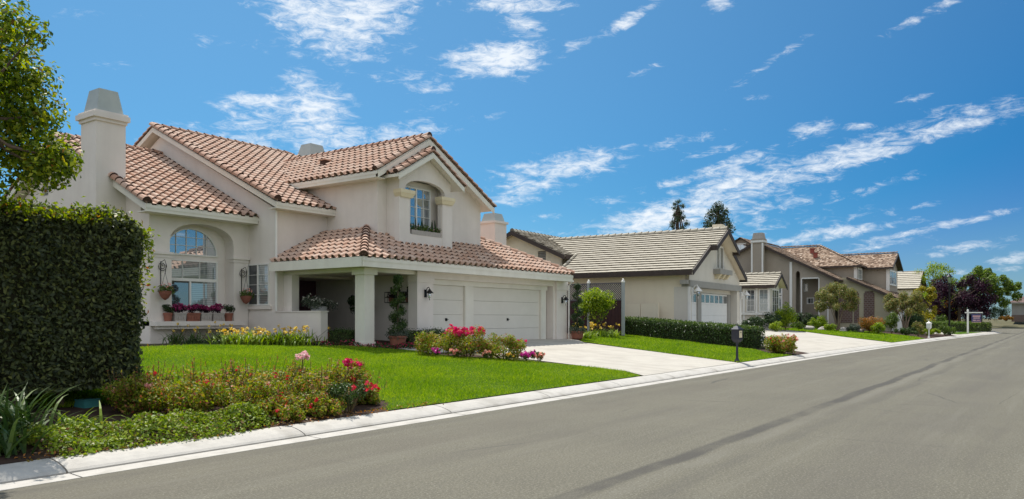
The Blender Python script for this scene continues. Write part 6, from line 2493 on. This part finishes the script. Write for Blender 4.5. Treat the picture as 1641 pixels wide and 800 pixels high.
# bare twiggy skirt and the far trees
cl = []
for k in range(46):
    a = random.uniform(0, 6.28)
    e = random.random()
    q = 3.1 * math.sqrt(random.random()) * (1 - .25 * abs(e - .35))
    cl.append((q * math.cos(a), q * math.sin(a), 1.2 + 4.6 * e * (1 - .12 * (q / 3.1) ** 2), random.uniform(.55, .95)))
tree('plum_tree', 'dark purple leaved plum tree at the street corner', 98.0, 9.2, [([(0, 0, -.1), (.05, 0, 1.3), (0, 0, 2.6), (0, .1, 3.8)], [.2, .16, .13, .05])], cl, 14000, .22, M['plumleaf'], M['bark'], power=.6, droop=np.array((0, 0, .8)))
cl = []
for (cx0, cy0, cz0, R_) in ((0, 0, 5.2, 3.6), (1.5, -3.2, 4.8, 2.6), (-1, 2.8, 5.0, 2.6), (0, 0, 7.6, 2.2), (.5, -1.8, 7.2, 1.9), (1.5, -3.9, 5.6, 1.7)):
    for k in range(9):
        d = unit(1)[0]
        cl.append((cx0 + d[0] * R_ * .75, cy0 + d[1] * R_ * .75, cz0 + d[2] * R_ * .62, R_ * random.uniform(.24, .36)))
tree('shade_tree', 'broad mid green tree behind the purple plum tree', 143.5, 10.6, [([(0, 0, -.1), (.1, 0, 2.0), (0, .2, 4.2), (0, 0, 6)], [.35, .3, .22, .08])], cl, 16000, .36, M['shadeleaf'], M['bark'], z=.9, power=.5, limb=.1)
for (x, y, h_, r_, mt, lb, n_) in ((113.5, 13.6, 8.4, 2.9, 'limeleaf', 'feathery light green tree left of the street lamp, behind the far roof', 7000), (88.0, 11.3, 4.4, 1.05, 'yellowleaf', 'yellow leaved small tree beside the street lamp', 3200),
                                  (112.0, 11.3, 5.6, 2.0, 'midleaf', 'olive green tree right of the street lamp, behind the plum', 3600), (118, 22.0, 7.6, 2.4, 'midleaf', 'dark rounded treetop showing over the pale far roof', 3600),
                                  (101.0, 11.0, 3.2, 1.5, 'orangeleaf', 'bronze small tree right of the purple plum', 3200), (104.5, 12.5, 4.2, 2.4, 'limeleaf', 'bright green small tree filling the gap under the purple plum', 4200)):
    cl = []
    for k in range(26):
        a = random.uniform(0, 6.28)
        e = random.random()
        q = r_ * math.sqrt(random.random()) * (1 - .5 * abs(e - .4))
        cl.append((q * math.cos(a), q * math.sin(a), h_ * (.28 + .66 * e), r_ * random.uniform(.22, .36)))
    tree('small_tree', lb, x, y, [([(0, 0, -.1), (.05, .02, h_ * .3), (0, 0, h_ * .7)], [.14, .1, .04])], cl, n_, .2, M[mt], M['bark'], 'small trees around the far roof', power=.6, droop=np.array((0, 0, .8)))
# conifers behind the pale house
cl = []
for k in range(34):
    e = k / 33
    a = k * 2.4
    q = 2.3 * (1 - e) ** .45 * random.uniform(.35, 1)
    cl.append((q * math.cos(a), q * math.sin(a), 5.5 + 8.2 * e, .62 - .28 * e))
tree('pine_tree', 'thin open pine behind the ridge of the pale house', 79.8, 34.5, [([(0, 0, -.1), (.1, 0, 6), (0, 0, 13.4)], [.26, .2, .04])], cl, 5200, .30, M['pineleaf'], M['bark'], z=.8, aspect=.22, power=.7, limb=.05)
cl = []
for k in range(40):
    e = k / 39
    a = k * 2.4
    q = 3.0 * (1 - e) ** .45 * random.uniform(.3, 1)
    cl.append((q * math.cos(a), q * math.sin(a), 3.5 + 9.8 * e, .95 - .3 * e))
tree('fir_tree', 'dense dark conifer behind the gable of the pale house', 83.2, 31.2, [([(0, 0, -.1), (.1, 0, 6), (0, 0, 12.8)], [.3, .2, .04])], cl, 9500, .32, M['pineleaf'], M['bark'], z=.8, aspect=.3, power=.5, limb=.05)
